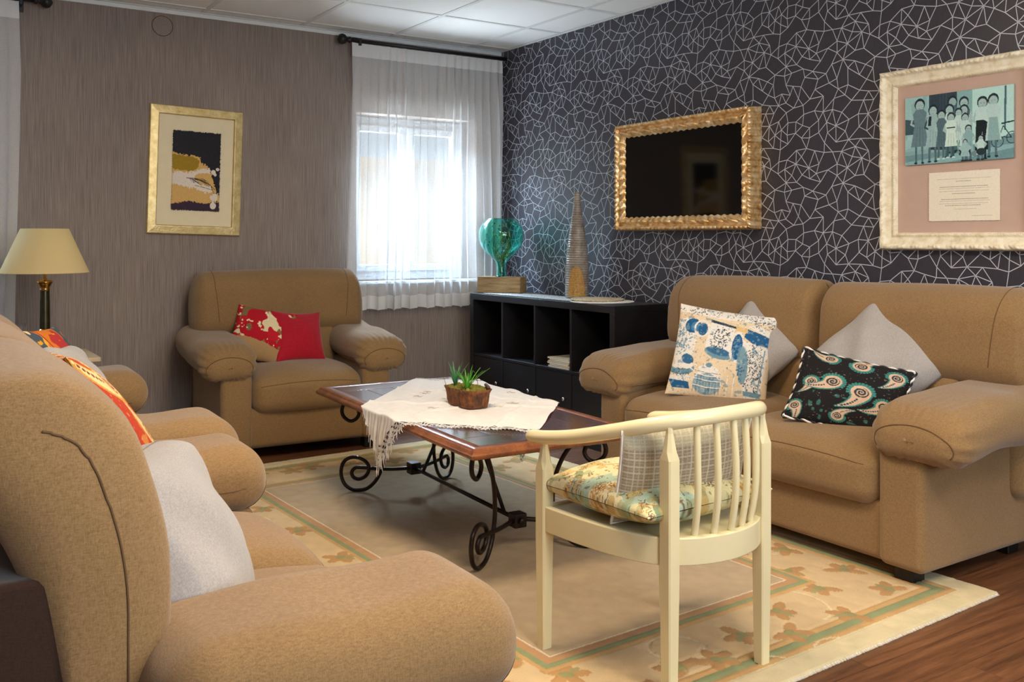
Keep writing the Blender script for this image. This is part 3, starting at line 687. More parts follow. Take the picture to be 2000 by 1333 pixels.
# ================================================================== COFFEE TABLE
def build_table():
    t = empty('coffee_table', (-1.655, -2.272, .0125), math.radians(-3.0)); tag(t, 'wooden coffee table with black wrought-iron scroll legs on the rug', 'coffee table')
    hw, hl, zt = .355, .765, .458
    # moulded edge: mitred frame profile
    b = MB(); prof = [(0, -.034), (.004, -.012), (-.006, -.010), (-.006, -.004), (.0, .0), (.012, .0), (.012, -.034)]
    # four sides
    prof = [(.060, -.036), (.016, -.036), (.004, -.030), (.0, -.022), (.004, -.014), (.012, -.012), (.014, -.004), (.022, .0), (.060, .0)]
    for sd in range(4):
        V = []
        for s in (0, 1):
            for ins, dz in prof:
                if sd % 2 == 0: x = (-1 if s == (sd == 0) else 1)*(hw-ins); y = (-1 if sd == 0 else 1)*(hl-ins)
                else: y = (-1 if s == (sd == 1) else 1)*(hl-ins)*(-1); x = (1 if sd == 1 else -1)*(hw-ins)
                V.append((x, y, zt+dz))
        n = len(prof); F = [(i, i+1, n+i+1, n+i) for i in range(n-1)]+[(n-1, 0, n, 2*n-1)]
        b2 = MB().add(V, F); o = b2.build('edge_moulding', M['table_edge'], t, True); bm = bmesh.new(); bm.from_mesh(o.data); bmesh.ops.recalc_face_normals(bm, faces=bm.faces); bm.to_mesh(o.data); bm.free()
    # breadboard ends and long planks
    iw, il = hw-.058, hl-.058
    for s in (-1, 1):
        y0, y1 = sorted((s*il, s*(il-.13))); MB().box(-iw, iw, y0+.0008, y1-.0008, zt-.03, zt).build('end_board', M['tabletop'], t, False, .0016)
    n = 5; wd = 2*iw/n; base = MB().box(-wd/2+.0008, wd/2-.0008, -il+.1312, il-.1312, zt-.03, zt).build('plank', M['tabletop'], t, False, .0016)
    base.location = (-iw+wd/2, 0, 0)
    for k in range(1, n): o = copyo(base, t); o.location = (-iw+wd*(k+.5), 0, 0)
    # scroll legs: curve in a vertical plane, s outward
    S = [(-.010, .383), (-.024, .352), (-.010, .326), (.017, .316), (.046, .334), (.055, .362), (.045, .392), (.020, .412), (-.015, .414), (-.048, .398), (-.078, .368), (-.108, .320), (-.130, .262), (-.140, .200), (-.138, .140), (-.118, .080), (-.094, .042), (-.060, .014), (-.022, .006), (.010, .009), (.040, .028), (.056, .060), (.058, .098), (.044, .134), (.012, .152), (-.026, .150), (-.058, .132), (-.070, .104), (-.056, .072), (-.026, .056), (.000, .062), (.010, .084), (-.004, .104), (-.030, .108)]
    for sx in (-1, 1):
        for sy in (-1, 1):
            fx, fy = sx*.235, sy*.59; d = Vector((sx*.8, sy*.6)).normalized()
            path = [(fx+d.x*s, fy+d.y*s, z+.003) for s, z in S]
            e = path[-1]; bx = (sx*.018, sy*.457, .108)
            path += [(e[0]*.7+bx[0]*.3, e[1]*.7+bx[1]*.3, .106), (e[0]*.35+bx[0]*.65, e[1]*.35+bx[1]*.65, .104), bx]
            MB().tube(catmull(path, 5), .0085, 8).build('scroll_leg', M['iron'], t, True)
    for sy in (-1, 1):
        MB().box(-.026, .026, sy*.457-.026, sy*.457+.026, .082, .134).build('box_joint', M['iron'], t, False, .005)
        MB().lathe([(.003, 0), (.012, .002), (.013, .01), (.006, .014)], 12).build('bolt', M['iron'], t, True)
        bo = [c for c in t.children if c.name.startswith('bolt')][-1]; bo.location = (0, sy*(.457+.026), .108); bo.rotation_euler = (-sy*PI/2, 0, 0)
        up = [(sx_*.20, sy*.52, .40) for sx_ in (-1,)]+[(-.12, sy*.47, .392), (0, sy*.457, .385), (.12, sy*.47, .392), (.20, sy*.52, .40)]
        MB().tube(catmull(up, 6), .008, 8).build('upper_rail', M['iron'], t, True)
        MB().box(-.028, .028, sy*.457-.022, sy*.457+.022, .372, .425).build('top_block', M['iron'], t, False, .01)
        MB().tube([(0, sy*.36, .110), (0, sy*.10, .424)], .0075, 8).build('brace', M['iron'], t, True)
    MB().tube([(0, -.44, .108), (0, .44, .108)], .0085, 8).build('stretcher', M['iron'], t, True)
    return t, zt+.0125
tbl, TZ = build_table()

# cloth laid cornerwise on the table, one corner hanging over the left edge
def build_cloth():
    Lc, Nc, Bc = np.array([-2.216, -2.309]), np.array([-1.714, -2.907]), np.array([-1.459, -1.51])
    n, m = 110, 150; a = np.linspace(0, 1, n); b = np.linspace(0, 1, m); A, B = np.meshgrid(a, b)
    eA, eB = Nc-Lc, Bc-Lc
    X = Lc[0]+eA[0]*A+eB[0]*B; Y = Lc[1]+eA[1]*A+eB[1]*B
    th = math.radians(-3); c, s = math.cos(th), math.sin(th); dx, dy = X+1.655, Y+2.272; lx, ly = dx*c+dy*s, -dx*s+dy*c
    z = np.full(lx.shape, TZ+.0035); he = .358
    P = np.stack([lx, ly, z], -1).reshape(-1, 3)
    z += (.004*np.sin(A*31+B*7)+.004*np.sin(B*23-A*5)).clip(0)+.006*np.exp(-((A-.5+.15*np.sin(B*9))/.014)**2)+.005*np.exp(-((B-.36-.1*A)/.010)**2)+.005*np.exp(-((A-.78-.1*B)/.012)**2)+.006*np.exp(-((B-.72+.2*A)/.011)**2)
    for sd in (-1, 1):
        ov = sd*lx-he; h = ov > 0
        drop = np.clip(ov-.008, 0, None)
        fold = .010*np.sin(ly*95+sd)*np.clip(drop/.06, 0, 1)+.004*np.sin(ly*210)*np.clip(drop/.1, 0, 1)
        lx = np.where(h, sd*(he+.005+np.clip(ov, 0, .006)+np.abs(fold)+.03*drop), lx); z = np.where(h, z-drop*1.0, z)
        ly = np.where(h, ly+(-.0*sd), ly)
        cyl = -.115 if sd < 0 else 0
        ly = np.where(h, cyl*0+ly-(ly-(-.03 if sd < 0 else .1))*np.clip(drop*1.6, 0, .5), ly)
    edge = np.minimum(np.minimum(A, 1-A)*.78, np.minimum(B, 1-B)*1.1)
    wx, wy = -1.655+lx*c-ly*s, -2.272+lx*s+ly*c
    P = np.stack([wx, wy, z], -1)
    root = empty('tablecloth', (-1.655, -2.272, TZ)); tag(root, 'white embroidered cloth laid cornerwise on the coffee table with a lace corner hanging down', 'tablecloth')
    off = np.array([-1.655, -2.272, TZ]); Q = (P-off)
    F = gridF(n, m); ii, jj = np.divmod(np.arange(n*m), n); ed = edge.ravel()
    ix = F[:, 0]; e4 = ed[F].mean(1)
    # lace rim with scallops and eyelets along two ends
    endd = np.minimum(B, 1-B)*1.1; e5 = endd.ravel()[F].mean(1)
    lacef = e5 < .055; hole = lacef & (np.sin(A.ravel()[ix]*150)*np.sin(B.ravel()[ix]*260) > .35)
    body = mesh('cloth_body', Q.reshape(-1, 3), F[~lacef], M['linen'], root)
    mesh('lace_edge', Q.reshape(-1, 3), F[lacef & ~hole], M['lace'], root)
    # tassel loops at the hanging corner and the near corner
    tb = MB(); r = random.Random(3)
    for i in range(0, n, 2):
        p = Q[0, i]; L_ = .012+.012*r.random()+(.028 if i < 26 else 0)
        if P[0, i, 2] < TZ-.01: tb.tube([p, p+np.array([-.002, .002*r.random(), -L_*.5]), p+np.array([r.uniform(-.003, .003), r.uniform(-.004, .004), -L_])], [.0016, .0016, .0008], 4)
        else: tb.tube([p, p+np.array([-.003, -.012, -.001])], [.0016, .0009], 4)
    for i in range(0, m, 3):
        p = Q[i, 0]
        if P[i, 0, 2] < TZ-.01: tb.tube([p, p+np.array([0, .003, -.012-.010*r.random()-(.02 if i < 30 else 0)])], [.0016, .0008], 4)
    o = tb.build('fringe', M['linen'], root); o['kind'] = 'stuff'
    # openwork embroidery: small raised sprays
    eb = MB()
    for k in range(16):
        i0, j0 = int(m*(.25+.5*r.random())), int(n*(.2+.6*r.random())); p = Q[i0, j0]
        if P[i0, j0, 2] < TZ: continue
        for q in range(5):
            a_ = q*1.256+r.random(); eb.tube([p+np.array([0, 0, .001]), p+np.array([.016*math.cos(a_), .016*math.sin(a_), .0015]), p+np.array([.024*math.cos(a_+.5), .024*math.sin(a_+.5), .001])], .0011, 4)
    o = eb.build('embroidery', M['embroidery'], root); o['kind'] = 'stuff'
build_cloth()

def build_planter():
    z0 = TZ+.009
    t = empty('moss_planter', (-1.648, -2.318, z0), math.radians(0)); tag(t, 'small bark trough planted with green grassy sprigs on the white cloth', 'planter')
    hx, hy, h = .060, .105, .070; n = 64; V = []; r = np.random.RandomState(3)
    def ring(kx, ky, z, j=0.): return [(np.sign(math.cos(a))*abs(math.cos(a))**.45*kx+(r.rand()-.5)*j, np.sign(math.sin(a))*abs(math.sin(a))**.45*ky+(r.rand()-.5)*j, z+(r.rand()-.5)*j) for a in np.linspace(0, 2*PI, n, endpoint=False)]
    rings = [ring(hx*.2, hy*.3, .0), ring(hx*.86, hy*.9, .0), ring(hx*.90, hy*.93, .02, .005), ring(hx*.95, hy*.96, .04, .005), ring(hx, hy, .058, .005), ring(hx*1.10, hy*1.06, .07, .005), ring(hx*1.02, hy*1.0, .071, .003), ring(hx*.93, hy*.94, .06), ring(hx*.5, hy*.5, .058)]
    V = np.array([p for q in rings for p in q]); mesh('bark_trough', V, gridF(n, len(rings), True), M['bark'], t)
    mo = MB(); rr = random.Random(5)
    for k in range(170):
        a = rr.random()*6.28; q = rr.random()**.5; x0, y0 = math.cos(a)*q*hx*.98, math.sin(a)*q*hy*1.0; s = .006+.008*rr.random(); z = .062+.008*rr.random()
        mo.lathe([(.001, -s*.6), (s*.9, -s*.2), (s, .1*s), (s*.5, s*.6), (.001, s*.75)], 6, (x0, y0, z), False)
    o = mo.build('moss', M['moss'], t, True); o['kind'] = 'stuff'
    tw = MB()
    for k in range(60):
        a = rr.random()*6.28; x0, y0 = math.cos(a)*hx*1.02, math.sin(a)*hy*1.02
        tw.tube([(x0*.95, y0*.95, .068), (x0*1.03, y0*1.03, .05), (x0*.97+rr.uniform(-.004, .004), y0*.97, .012)], .0012, 4)
    o = tw.build('bark_fibres', M['twig'], t); o['kind'] = 'stuff'
    def sprig(cx, cy, k, H, mat, seed, spread=1.):
        g = random.Random(seed); b = MB()
        for i in range(k):
            a = 2*PI*i/k+g.uniform(-.3, .3); L_ = H*(.6+.45*g.random()); ln = (.25+.55*g.random())*spread
            pts_ = [Vector((cx, cy, .06))+Vector((math.cos(a)*ln*L_*t_**1.4, math.sin(a)*ln*L_*t_**1.4, L_*(t_-.22*ln*t_*t_))) for t_ in np.linspace(0, 1, 7)]
            sd = Vector((-math.sin(a), math.cos(a), 0)); wd = .0042
            V = []; F = []
            for q, p in enumerate(pts_):
                w_ = wd*math.sin(PI*min(.97, .25+.75*q/6))**.8; V += [p-sd*w_, p+Vector((0, 0, -.0015)), p+sd*w_]
            for q in range(6): F += [(3*q, 3*q+1, 3*q+4, 3*q+3), (3*q+1, 3*q+2, 3*q+5, 3*q+4)]
            bb = MB().add(V, F); bb.build('leaf', mat, t, True)
    sprig(-.028, .050, 9, .122, M['leaf2'], 1, .75); sprig(-.035, -.055, 15, .112, M['leaf'], 2, 1.0); sprig(-.005, .0, 5, .085, M['leaf'], 4, .8)
    wb = MB()
    for pts_ in ([(-.05, .085, .065), (-.055, .10, .105), (-.03, .075, .10)], [(.0, .02, .06), (.004, .03, .115)], [(.04, -.02, .066), (.05, .02, .12), (.045, .03, .13)]): wb.tube(pts_, .0012, 5)
    wb.build('twig', M['twig'], t); MB().tube([(.042, -.095, .078), (.058, -.045, .082)], .0065, 8).build('bark_stick', M['twig'], t, True)
build_planter()

# ================================================================== IVORY SPINDLE ARMCHAIR
def build_chair():
    t = empty('spindle_chair', (-1.844, -3.455, .0125), math.radians(2.87)); tag(t, 'ivory lacquered armchair with curved rail and spindle back, standing on the rug', 'chair'); I = M['ivory']
    def P(x, b, z): return (x, -b, z)                            # b = backwards
    a, bb, d = .238, .175, .419
    for x, yb, zt, nm in ((-a, 0, .575, 'front_leg'), (a, 0, .575, 'front_leg'), (-bb, d, .668, 'back_leg'), (bb, d, .668, 'back_leg')):
        V = []; F = []; lv = [(0, .0155, .0155), (.30, .019, .019), (zt-.075, .019, .0195), (zt-.055, .017, .017), (zt-.01, .009, .009), (zt+.016, .009, .009)]
        for z, wx, wy in lv:
            ch = .8 if z < zt-.07 else .45
            V += [P(x+sx*wx*(1 if q else ch), yb+sy*wy*(ch if q else 1), z) for sx, sy, q in ((1, 1, 0), (1, 1, 1), (1, -1, 1), (1, -1, 0), (-1, -1, 0), (-1, -1, 1), (-1, 1, 1), (-1, 1, 0))]
        for i in range(len(lv)-1):
            for k in range(8): F.append((i*8+k, (i+1)*8+k, (i+1)*8+(k+1) % 8, i*8+(k+1) % 8))
        F.append(tuple(range(8))); F.append(tuple(range((len(lv)-1)*8+7, (len(lv)-1)*8-1, -1)))
        o = MB().add(V, F).build(nm, I, t); bm = bmesh.new(); bm.from_mesh(o.data); bmesh.ops.recalc_face_normals(bm, faces=bm.faces); bm.to_mesh(o.data); bm.free()
    half = [(-.238, -.075, .578), (-.250, .02, .590), (-.252, .14, .612), (-.236, .27, .645), (-.196, .38, .675), (-.12, .45, .692)]
    pts_ = half+[(0, .472, .698)]+[(-x, b, z) for x, b, z in half[::-1]]
    c = catmull([P(*p) for p in pts_], 8); n_ = len(c)
    rr_ = [.0195*(min(1, (min(i, n_-1-i)+.6)/3.5))**.5 for i in range(n_)]
    MB().tube(c, rr_, 16).build('arm_rail', I, t, True)
    # bent seat apron
    ap = catmull([P(-.240, -.005, 0), P(-.238, .14, 0), P(-.222, .28, 0), P(-.185, .385, 0), P(-.11, .445, 0), P(0, .468, 0), P(.11, .445, 0), P(.185, .385, 0), P(.222, .28, 0), P(.238, .14, 0), P(.240, -.005, 0)], 6)
    V = []; F = []
    for i, p in enumerate(ap):
        q = ap[min(i+1, len(ap)-1)]-ap[max(i-1, 0)]; q = Vector((q.y, -q.x, 0)).normalized()*.011
        for s, z in ((1, .328), (1, .398), (-1, .398), (-1, .328)): V.append((p.x+q.x*s, p.y+q.y*s, z))
    for i in range(len(ap)-1):
        for k in range(4): F.append((i*4+k, (i+1)*4+k, (i+1)*4+(k+1) % 4, i*4+(k+1) % 4))
    F += [(0, 1, 2, 3), tuple(len(V)-4+k for k in (3, 2, 1, 0))]
    o = MB().add(V, F).build('seat_apron', I, t, False); bm = bmesh.new(); bm.from_mesh(o.data); bmesh.ops.recalc_face_normals(bm, faces=bm.faces); bm.to_mesh(o.data); bm.free()
    b = o.modifiers.new('b', 'BEVEL'); b.width = .004; b.segments = 2; b.limit_method = 'ANGLE'; b.angle_limit = .6
    for p in o.data.polygons: p.use_smooth = True
    o.modifiers.new('w', 'WEIGHTED_NORMAL')
    MB().box(-.225, .225, -.011, .011, .328, .398).build('front_apron', I, t, False, .004)
    MB().add([P(x, b_, .392) for x, b_ in ((-.228, .01), (.228, .01), (.225, .2), (.20, .33), (.12, .43), (0, .455), (-.12, .43), (-.20, .33), (-.225, .2))]+[P(x, b_, .38) for x, b_ in ((-.228, .01), (.228, .01), (.225, .2), (.20, .33), (.12, .43), (0, .455), (-.12, .43), (-.20, .33), (-.225, .2))], [tuple(range(9))[::-1], tuple(range(9, 18))]+[(k, (k+1) % 9, 9+(k+1) % 9, 9+k) for k in range(9)]).build('seat_board', I, t)
    for k, x in enumerate((-.105, -.052, 0, .052, .105)):
        bo = .462-.25*abs(x)**1.3*2; tp = .470-.2*abs(x)**1.3*2
        MB().tube(catmull([P(x, bo, .392), P(x*1.04, bo+.016, .48), P(x*1.06, bo+.018, .58), P(x*1.05, tp, .694)], 5), .0092, 10).build('spindle', I, t, True)
build_chair()

# ================================================================== BOOKCASE
def build_bookcase():
    W, D, H = 1.49, .38, .795; t = empty('bookcase', (-.015-D/2, -.985, 0), -PI/2); tag(t, 'black cube bookcase with four open compartments over four doors, by the patterned wall', 'bookcase'); B_ = M['black_ash']
    e = .040; iz = .017; hw, hd = W/2, D/2
    MB().box(-hw, hw, -hd, hd, H-e, H).build('top_panel', B_, t, False, .0015); MB().box(-hw, hw, -hd, hd, 0, e).build('bottom_panel', B_, t, False, .0015)
    for s in (-1, 1): MB().box(*sorted((s*hw, s*(hw-e))), -hd, hd, e, H-e).build('side_panel', B_, t, False, .0015)
    cw = (W-2*e-3*iz)/4; zm = H/2
    MB().box(-hw+e, hw-e, -hd+.002, hd-.01, zm-iz/2, zm+iz/2).build('middle_shelf', B_, t, False, .001)
    for k in range(3):
        x = -hw+e+cw*(k+1)+iz*k; MB().box(x, x+iz, -hd+.002, hd-.01, zm+iz/2, H-e).build('divider', B_, t, False, .001); MB().box(x, x+iz, -hd+.002, hd-.01, e, zm-iz/2).build('divider', B_, t, False, .001)
    MB().box(-hw+e, hw-e, hd-.01, hd-.004, e, H-e).build('back_panel', B_, t)
    cells = []
    for k in range(4):
        x = -hw+e+(cw+iz)*k; cells.append((x, x+cw))
        d = MB().box(x+.002, x+cw-.002, -hd+.004, -hd+.020, e+.002, zm-iz/2-.002).build('door', B_, t, False, .0015)
        kn = MB().lathe([(.004, 0), (.005, .01), (.011, .017), (.012, .023), (.008, .027), (.001, .028)], 16).build('knob', M['steel'], d, True); kn.location = (x+cw-.035, -hd+.004, zm-.155); kn.rotation_euler = (PI/2, 0, 0)
    return t, W, D, H, cells, zm+iz/2
bk, BW, BD, BH, cells, shelfz = build_bookcase()
for k in range(6):                                               # magazines in the third compartment
    xm = (cells[2][0]+cells[2][1])/2+.04; wx = -.205+.01; wy = -.985-(xm+.012*math.sin(k*2))
    col = [(206, 192, 160), (170, 120, 90), (226, 220, 206), (120, 90, 70), (214, 200, 170), (190, 176, 150)][k]
    root = empty('magazine', (wx-.05, wy, shelfz+.0005+.0095*k), -PI/2+.09*math.sin(k*3.1)); 
    lab = ['bottom', 'second from bottom', 'third from bottom', 'fourth from bottom', 'second from top', 'top'][k]
    tag(root, 'worn magazine in the open bookcase compartment, %s of its small pile' % lab, 'magazine', 'magazines in the bookcase')
    MB().box(-.10, .10, -.13, .13, .001, .008).build('pages', M['paper'], root); 
    m_ = plain('magazine_cover', col, .5, 0, .2, 30); MB().box(-.102, .102, -.131, .131, .008, .009).box(-.102, .102, -.131, .131, 0, .001).box(-.1025, -.1005, -.131, .131, 0, .009).build('cover', m_, root)

# ================================================================== ON THE BOOKCASE
def lace_disc(nm, label, loc, r0, mat, cat, spokes=18, rings=9, flat=.0):
    root = empty(nm, loc); tag(root, label, cat); b = MB()
    for k in range(rings):
        rr_ = r0*(k+1)/rings; n = 60; amp = .0 if k < rings-1 else .045
        b.tube([(rr_*(1+amp*abs(math.sin(spokes*a/2)))*math.cos(a), rr_*(1+amp*abs(math.sin(spokes*a/2)))*math.sin(a), .0015) for a in np.linspace(0, 2*PI, 180 if amp else n, endpoint=False)], .0022, 4, closed=True)
    for k in range(spokes*2):
        a = PI*k/spokes; b.tube([(r0*.1*math.cos(a), r0*.1*math.sin(a), .0015), (r0*math.cos(a+.1), r0*math.sin(a+.1), .0015)], .0020, 4)
    b.build('crochet_net', mat, root, True); MB().lathe([(.001, 0.0), (r0*.93, 0.0), (r0*.93, .0006), (.001, .0008)], 48).build('crochet_ground', M['lace'], root, True); return root
# long lace runner
rn = empty('lace_runner', (-.215, -.80, BH)); tag(rn, 'white lace runner along the top of the black bookcase', 'runner')
n, m = 26, 120; u = np.linspace(-1, 1, n); v = np.linspace(-1, 1, m); U, Vv = np.meshgrid(u, v)
wv_ = .125*(1+.03*np.sin(Vv*70)); Q = np.stack([U*wv_, Vv*.50+.004*np.sin(U*40), .0015+.0008*np.sin(U*30)*np.sin(Vv*90)], -1).reshape(-1, 3)
F = gridF(n, m); hole = (np.sin(U.ravel()[F[:, 0]]*32)*np.sin(Vv.ravel()[F[:, 0]]*115) > .55); mesh('lace_ground', Q, F[~hole], M['lace'], rn)
lace_disc('doily', 'round white crochet doily at the right end of the bookcase top', (-.235, -1.43, BH+.003), .172, M['linen'], 'doily')
def build_plate():
    root = empty('woven_placemat', (-.215, -1.36, BH+.0075)); tag(root, 'round pale woven mat lying on the crochet doily', 'placemat'); b = MB()
    for k in range(16):
        rr_ = .150*(k+1)/16; b.tube([(rr_*math.cos(a), rr_*math.sin(a), .004+.0022*math.sin(a*36+k*PI)) for a in np.linspace(0, 2*PI, 144, endpoint=False)], .0046, 4, closed=True)
    b.build('woven_coil', M['wicker'], root, True)
build_plate()
def build_block_vase():
    root = empty('wooden_block', (-.205, -.335, BH+.003), math.radians(-57)); tag(root, 'rough oak block under the green glass vase', 'block')
    MB().box(-.155, .155, -.055, .055, 0, .105).build('oak_body', M['block'], root, False, .003)
    MB().lathe([(.0, .0), (.013, .0), (.015, .0006), (.0, .0008)], 18, (.09, 0, .1045), False).build('hole_shade_disc', M['seam'], root, True)  # flat dark disc on the solid block, its colour gives a hole's shade
    z0 = BH+.108+.0005
    t = empty('glass_vase', (-.22, -.35, z0)); tag(t, 'balloon-shaped turquoise glass vase with gilded wire bubbles inside, on an oak block', 'vase')
    outer = [(.036, 0), (.037, .004), (.033, .012), (.030, .05), (.032, .085), (.052, .115), (.098, .155), (.132, .20), (.148, .25), (.148, .30), (.130, .345), (.105, .372), (.092, .385)]
    oc = [(r, z) for r, z in [tuple(p)[:2] for p in catmull([(r, z, 0) for r, z in outer], 4)]]
    inner = [(max(.001, r-.0045), z+.003 if i < 4 else z) for i, (r, z) in enumerate(oc)][::-1]
    prof = [(.001, 0)]+oc+inner+[(.001, .004)]
    o = MB().lathe(prof, 48, (0, 0, 0), False).build('glass_body', M['green_glass'], t, True); r = random.Random(9); g = MB()
    for k in range(150):
        a = r.random()*6.28; hh = .10+.26*(r.random()**1.6); rmx = np.interp(hh, [z for _, z in oc], [q for q, _ in oc])-.022; rr_ = rmx*r.random()**.5
        c_ = (rr_*math.cos(a), rr_*math.sin(a), hh); s = .003+.0035*r.random(); g.lathe([(.0005, -s), (s*.8, -s*.5), (s, 0), (s*.8, s*.5), (.0005, s)], 7, c_, False)
    for k in range(14):
        a = r.random()*6.28; g.tube(catmull([(.01*math.cos(a), .01*math.sin(a), .02), (.02*math.cos(a+1), .02*math.sin(a+1), .10), (.07*math.cos(a+2), .07*math.sin(a+2), .2), (.06*math.cos(a+3), .06*math.sin(a+3), .30)], 6), .0011, 4)
    o = g.build('gilded_wire', M['gold_wire'], t, True); o['kind'] = 'stuff'
build_block_vase()
def build_tall():
    t = empty('bottle_vase', (-.150, -1.085, BH+.0035)); tag(t, 'tall grey ribbed ceramic bottle vase with an ochre patch, on the bookcase', 'vase')
    key = catmull([(.066, 0, 0), (.070, .01, 0), (.072, .06, 0), (.071, .13, 0), (.067, .22, 0), (.058, .32, 0), (.044, .42, 0), (.030, .51, 0), (.0215, .575, 0), (.019, .615, 0), (.0215, .634, 0)], 5)
    zs = np.linspace(0, .634, 150); rs = np.interp(zs, [p.y for p in key], [p.x for p in key])+.0011*np.sin(zs*2*PI/.0128)
    prof = [(.001, 0)]+list(zip(rs, zs))+[(.017, .634), (.015, .60), (.001, .59)]
    MB().lathe(prof, 40, (0, 0, 0), False).build('ceramic_body', M['ceramic'], t, True)
    V = []; n = 24; zz = np.linspace(.012, .19, 44)             # bare clay patch, a skin just proud of the glaze
    ca = math.atan2(-4.535, -3.46)
    for z in zz:
        hw_ = .72*(1-((z-.012)/.18)**2.2)**.5+.02
        for k in range(n):
            a = ca-.06+(k/(n-1)*2-1)*hw_; r_ = np.interp(z, zs, rs)+.0008; V.append((r_*math.cos(a), r_*math.sin(a), z))
    mesh('bare_clay_patch', V, gridF(n, len(zz)), M['ochre'], t)
build_tall()

# ================================================================== ON THE WALLS
def ornate(name, W, H, bw_, mat, parent, prof, mod, ns=260):
    """four mitred sides; prof: (inset 0..1, height) list, mod(s_metres, t, side_len) -> extra height"""
    t_ = np.linspace(0, 1, 22); hp = np.interp(t_, [p[0] for p in prof], [p[1] for p in prof])
    for sd in range(4):
        Ls, Lo = (W, H) if sd % 2 == 0 else (H, W); s = np.linspace(-1, 1, ns); S_, T_ = np.meshgrid(s, t_)
        half = Ls/2-T_*bw_; along = S_*half; out = Lo/2-T_*bw_; base = np.tile(hp[:, None], (1, ns))
        hgt, push = mod(S_*Ls/2, T_, Ls, sd); z = base+hgt*np.sin(PI*np.clip((Ls/2-np.abs(along))/.012, 0, 1)/2); out = out+push
        if sd == 0: X, Z = along, -out
        elif sd == 1: X, Z = out, along
        elif sd == 2: X, Z = -along, out
        else: X, Z = -out, -along
        P = np.stack([X, -z, Z], -1).reshape(-1, 3); mesh(name, P, gridF(ns, 22), mat, parent)
# television in a carved gilt frame
tv = empty('television', (-.001, -1.872, 1.505), -PI/2); tag(tv, 'black flat television screen in a carved gilt frame on the patterned wall', 'television')
TW, TH = 1.035, .605
MB().box(-TW/2+.03, TW/2-.03, -.055, 0, -TH/2+.03, TH/2-.03).build('casing', M['black_ash'], tv, False, .004)
MB().box(-TW/2+.06, TW/2-.06, -.060, -.056, -TH/2+.06, TH/2-.06).build('screen', M['screen'], tv, False)
def tvmod(s, t, L, sd):
    g = np.abs(np.sin(s*PI/.030))**.6*np.exp(-((t-.14)/.11)**2)*.011
    lf = (.5+.5*np.sin(s*2*PI/.052+t*9))*np.exp(-((t-.66)/.17)**2)*.012+.006*np.sin(s*2*PI/.104+3*t)*np.exp(-((t-.6)/.2)**2)
    push = -.004*np.abs(np.sin(s*PI/.030))*0+.005*np.abs(np.sin(s*PI/.030))*(t < .12)-.006*(.5+.5*np.sin(s*2*PI/.052))*(t > .93)
    return g+lf, push
ornate('gilt_frame_side', TW, TH, .072, M['gold_leaf'], tv, [(0, 0), (.03, .062), (.1, .078), (.24, .080), (.36, .066), (.44, .068), (.65, .076), (.86, .070), (.94, .064), (1, .058)], tvmod)
# white framed photograph
wf = empty('framed_photograph', (-.002, -3.432, 1.487), -PI/2); tag(wf, 'large distressed white carved frame holding an old group photograph and a printed card', 'picture')
FW, FH = .700, .765
MB().box(-FW/2+.03, FW/2-.03, -.010, 0, -FH/2+.03, FH/2-.03).build('mount', M['mat_pink'], wf, False)
def wmod(s, t, L, sd):
    a = .004*np.sin(s*2*PI/.085+4*t)*np.exp(-((t-.18)/.14)**2)+.0035*np.abs(np.sin(s*PI/.021))*np.exp(-((t-.24)/.1)**2)+.0022*np.sign(np.sin(s*2*PI/.009))*np.exp(-((t-.86)/.05)**2)
    return a, 0*s
ornate('white_frame_side', FW, FH, .074, M['white_gesso'], wf, [(0, 0), (.02, .034), (.12, .044), (.30, .042), (.36, .032), (.74, .024), (.80, .028), (.92, .028), (.96, .018), (1, .010)], wmod, 420)
def flat_img(name, im, w_, h_, d, loc, parent, mat, n=200, ragged=0., rot=(0, 0, 0)):
    nx_ = n; ny_ = int(n*h_/w_); u = np.linspace(0, 1, nx_); v = np.linspace(0, 1, ny_); U, Vv = np.meshgrid(u, v)
    X = (U-.5)*w_; Z = (.5-Vv)*h_; r = np.random.RandomState(3)
    if ragged:
        for arr, ax in ((X, 0), (Z, 1)):
            e = ((U-.5) if ax == 0 else (.5-Vv)); m = np.abs(np.abs(e)-.5) < 1e-6; arr += np.where(m, (r.rand(*U.shape)-.5)*ragged, 0)
    P = np.stack([X, np.full_like(X, -d), Z], -1).reshape(-1, 3); F = gridF(nx_, ny_)[:, ::-1]; k = len(P)
    B = P.copy(); B[:, 1] = 0; rim = list(range(nx_))+[nx_*(j+1)-1 for j in range(1, ny_)]+[nx_*ny_-1-i for i in range(1, nx_)]+[nx_*j for j in range(ny_-2, 0, -1)]
    Fs = [[rim[i], rim[(i+1) % len(rim)], rim[(i+1) % len(rim)]+k, rim[i]+k] for i in range(len(rim))]
    o = mesh(name, np.vstack([P, B[:]]), np.vstack([F[:, ::-1], np.array(Fs)]), mat, parent, False, np.vstack([im.sample(U.ravel(), Vv.ravel())]*2)); o.location = loc; o.rotation_euler = rot; return o
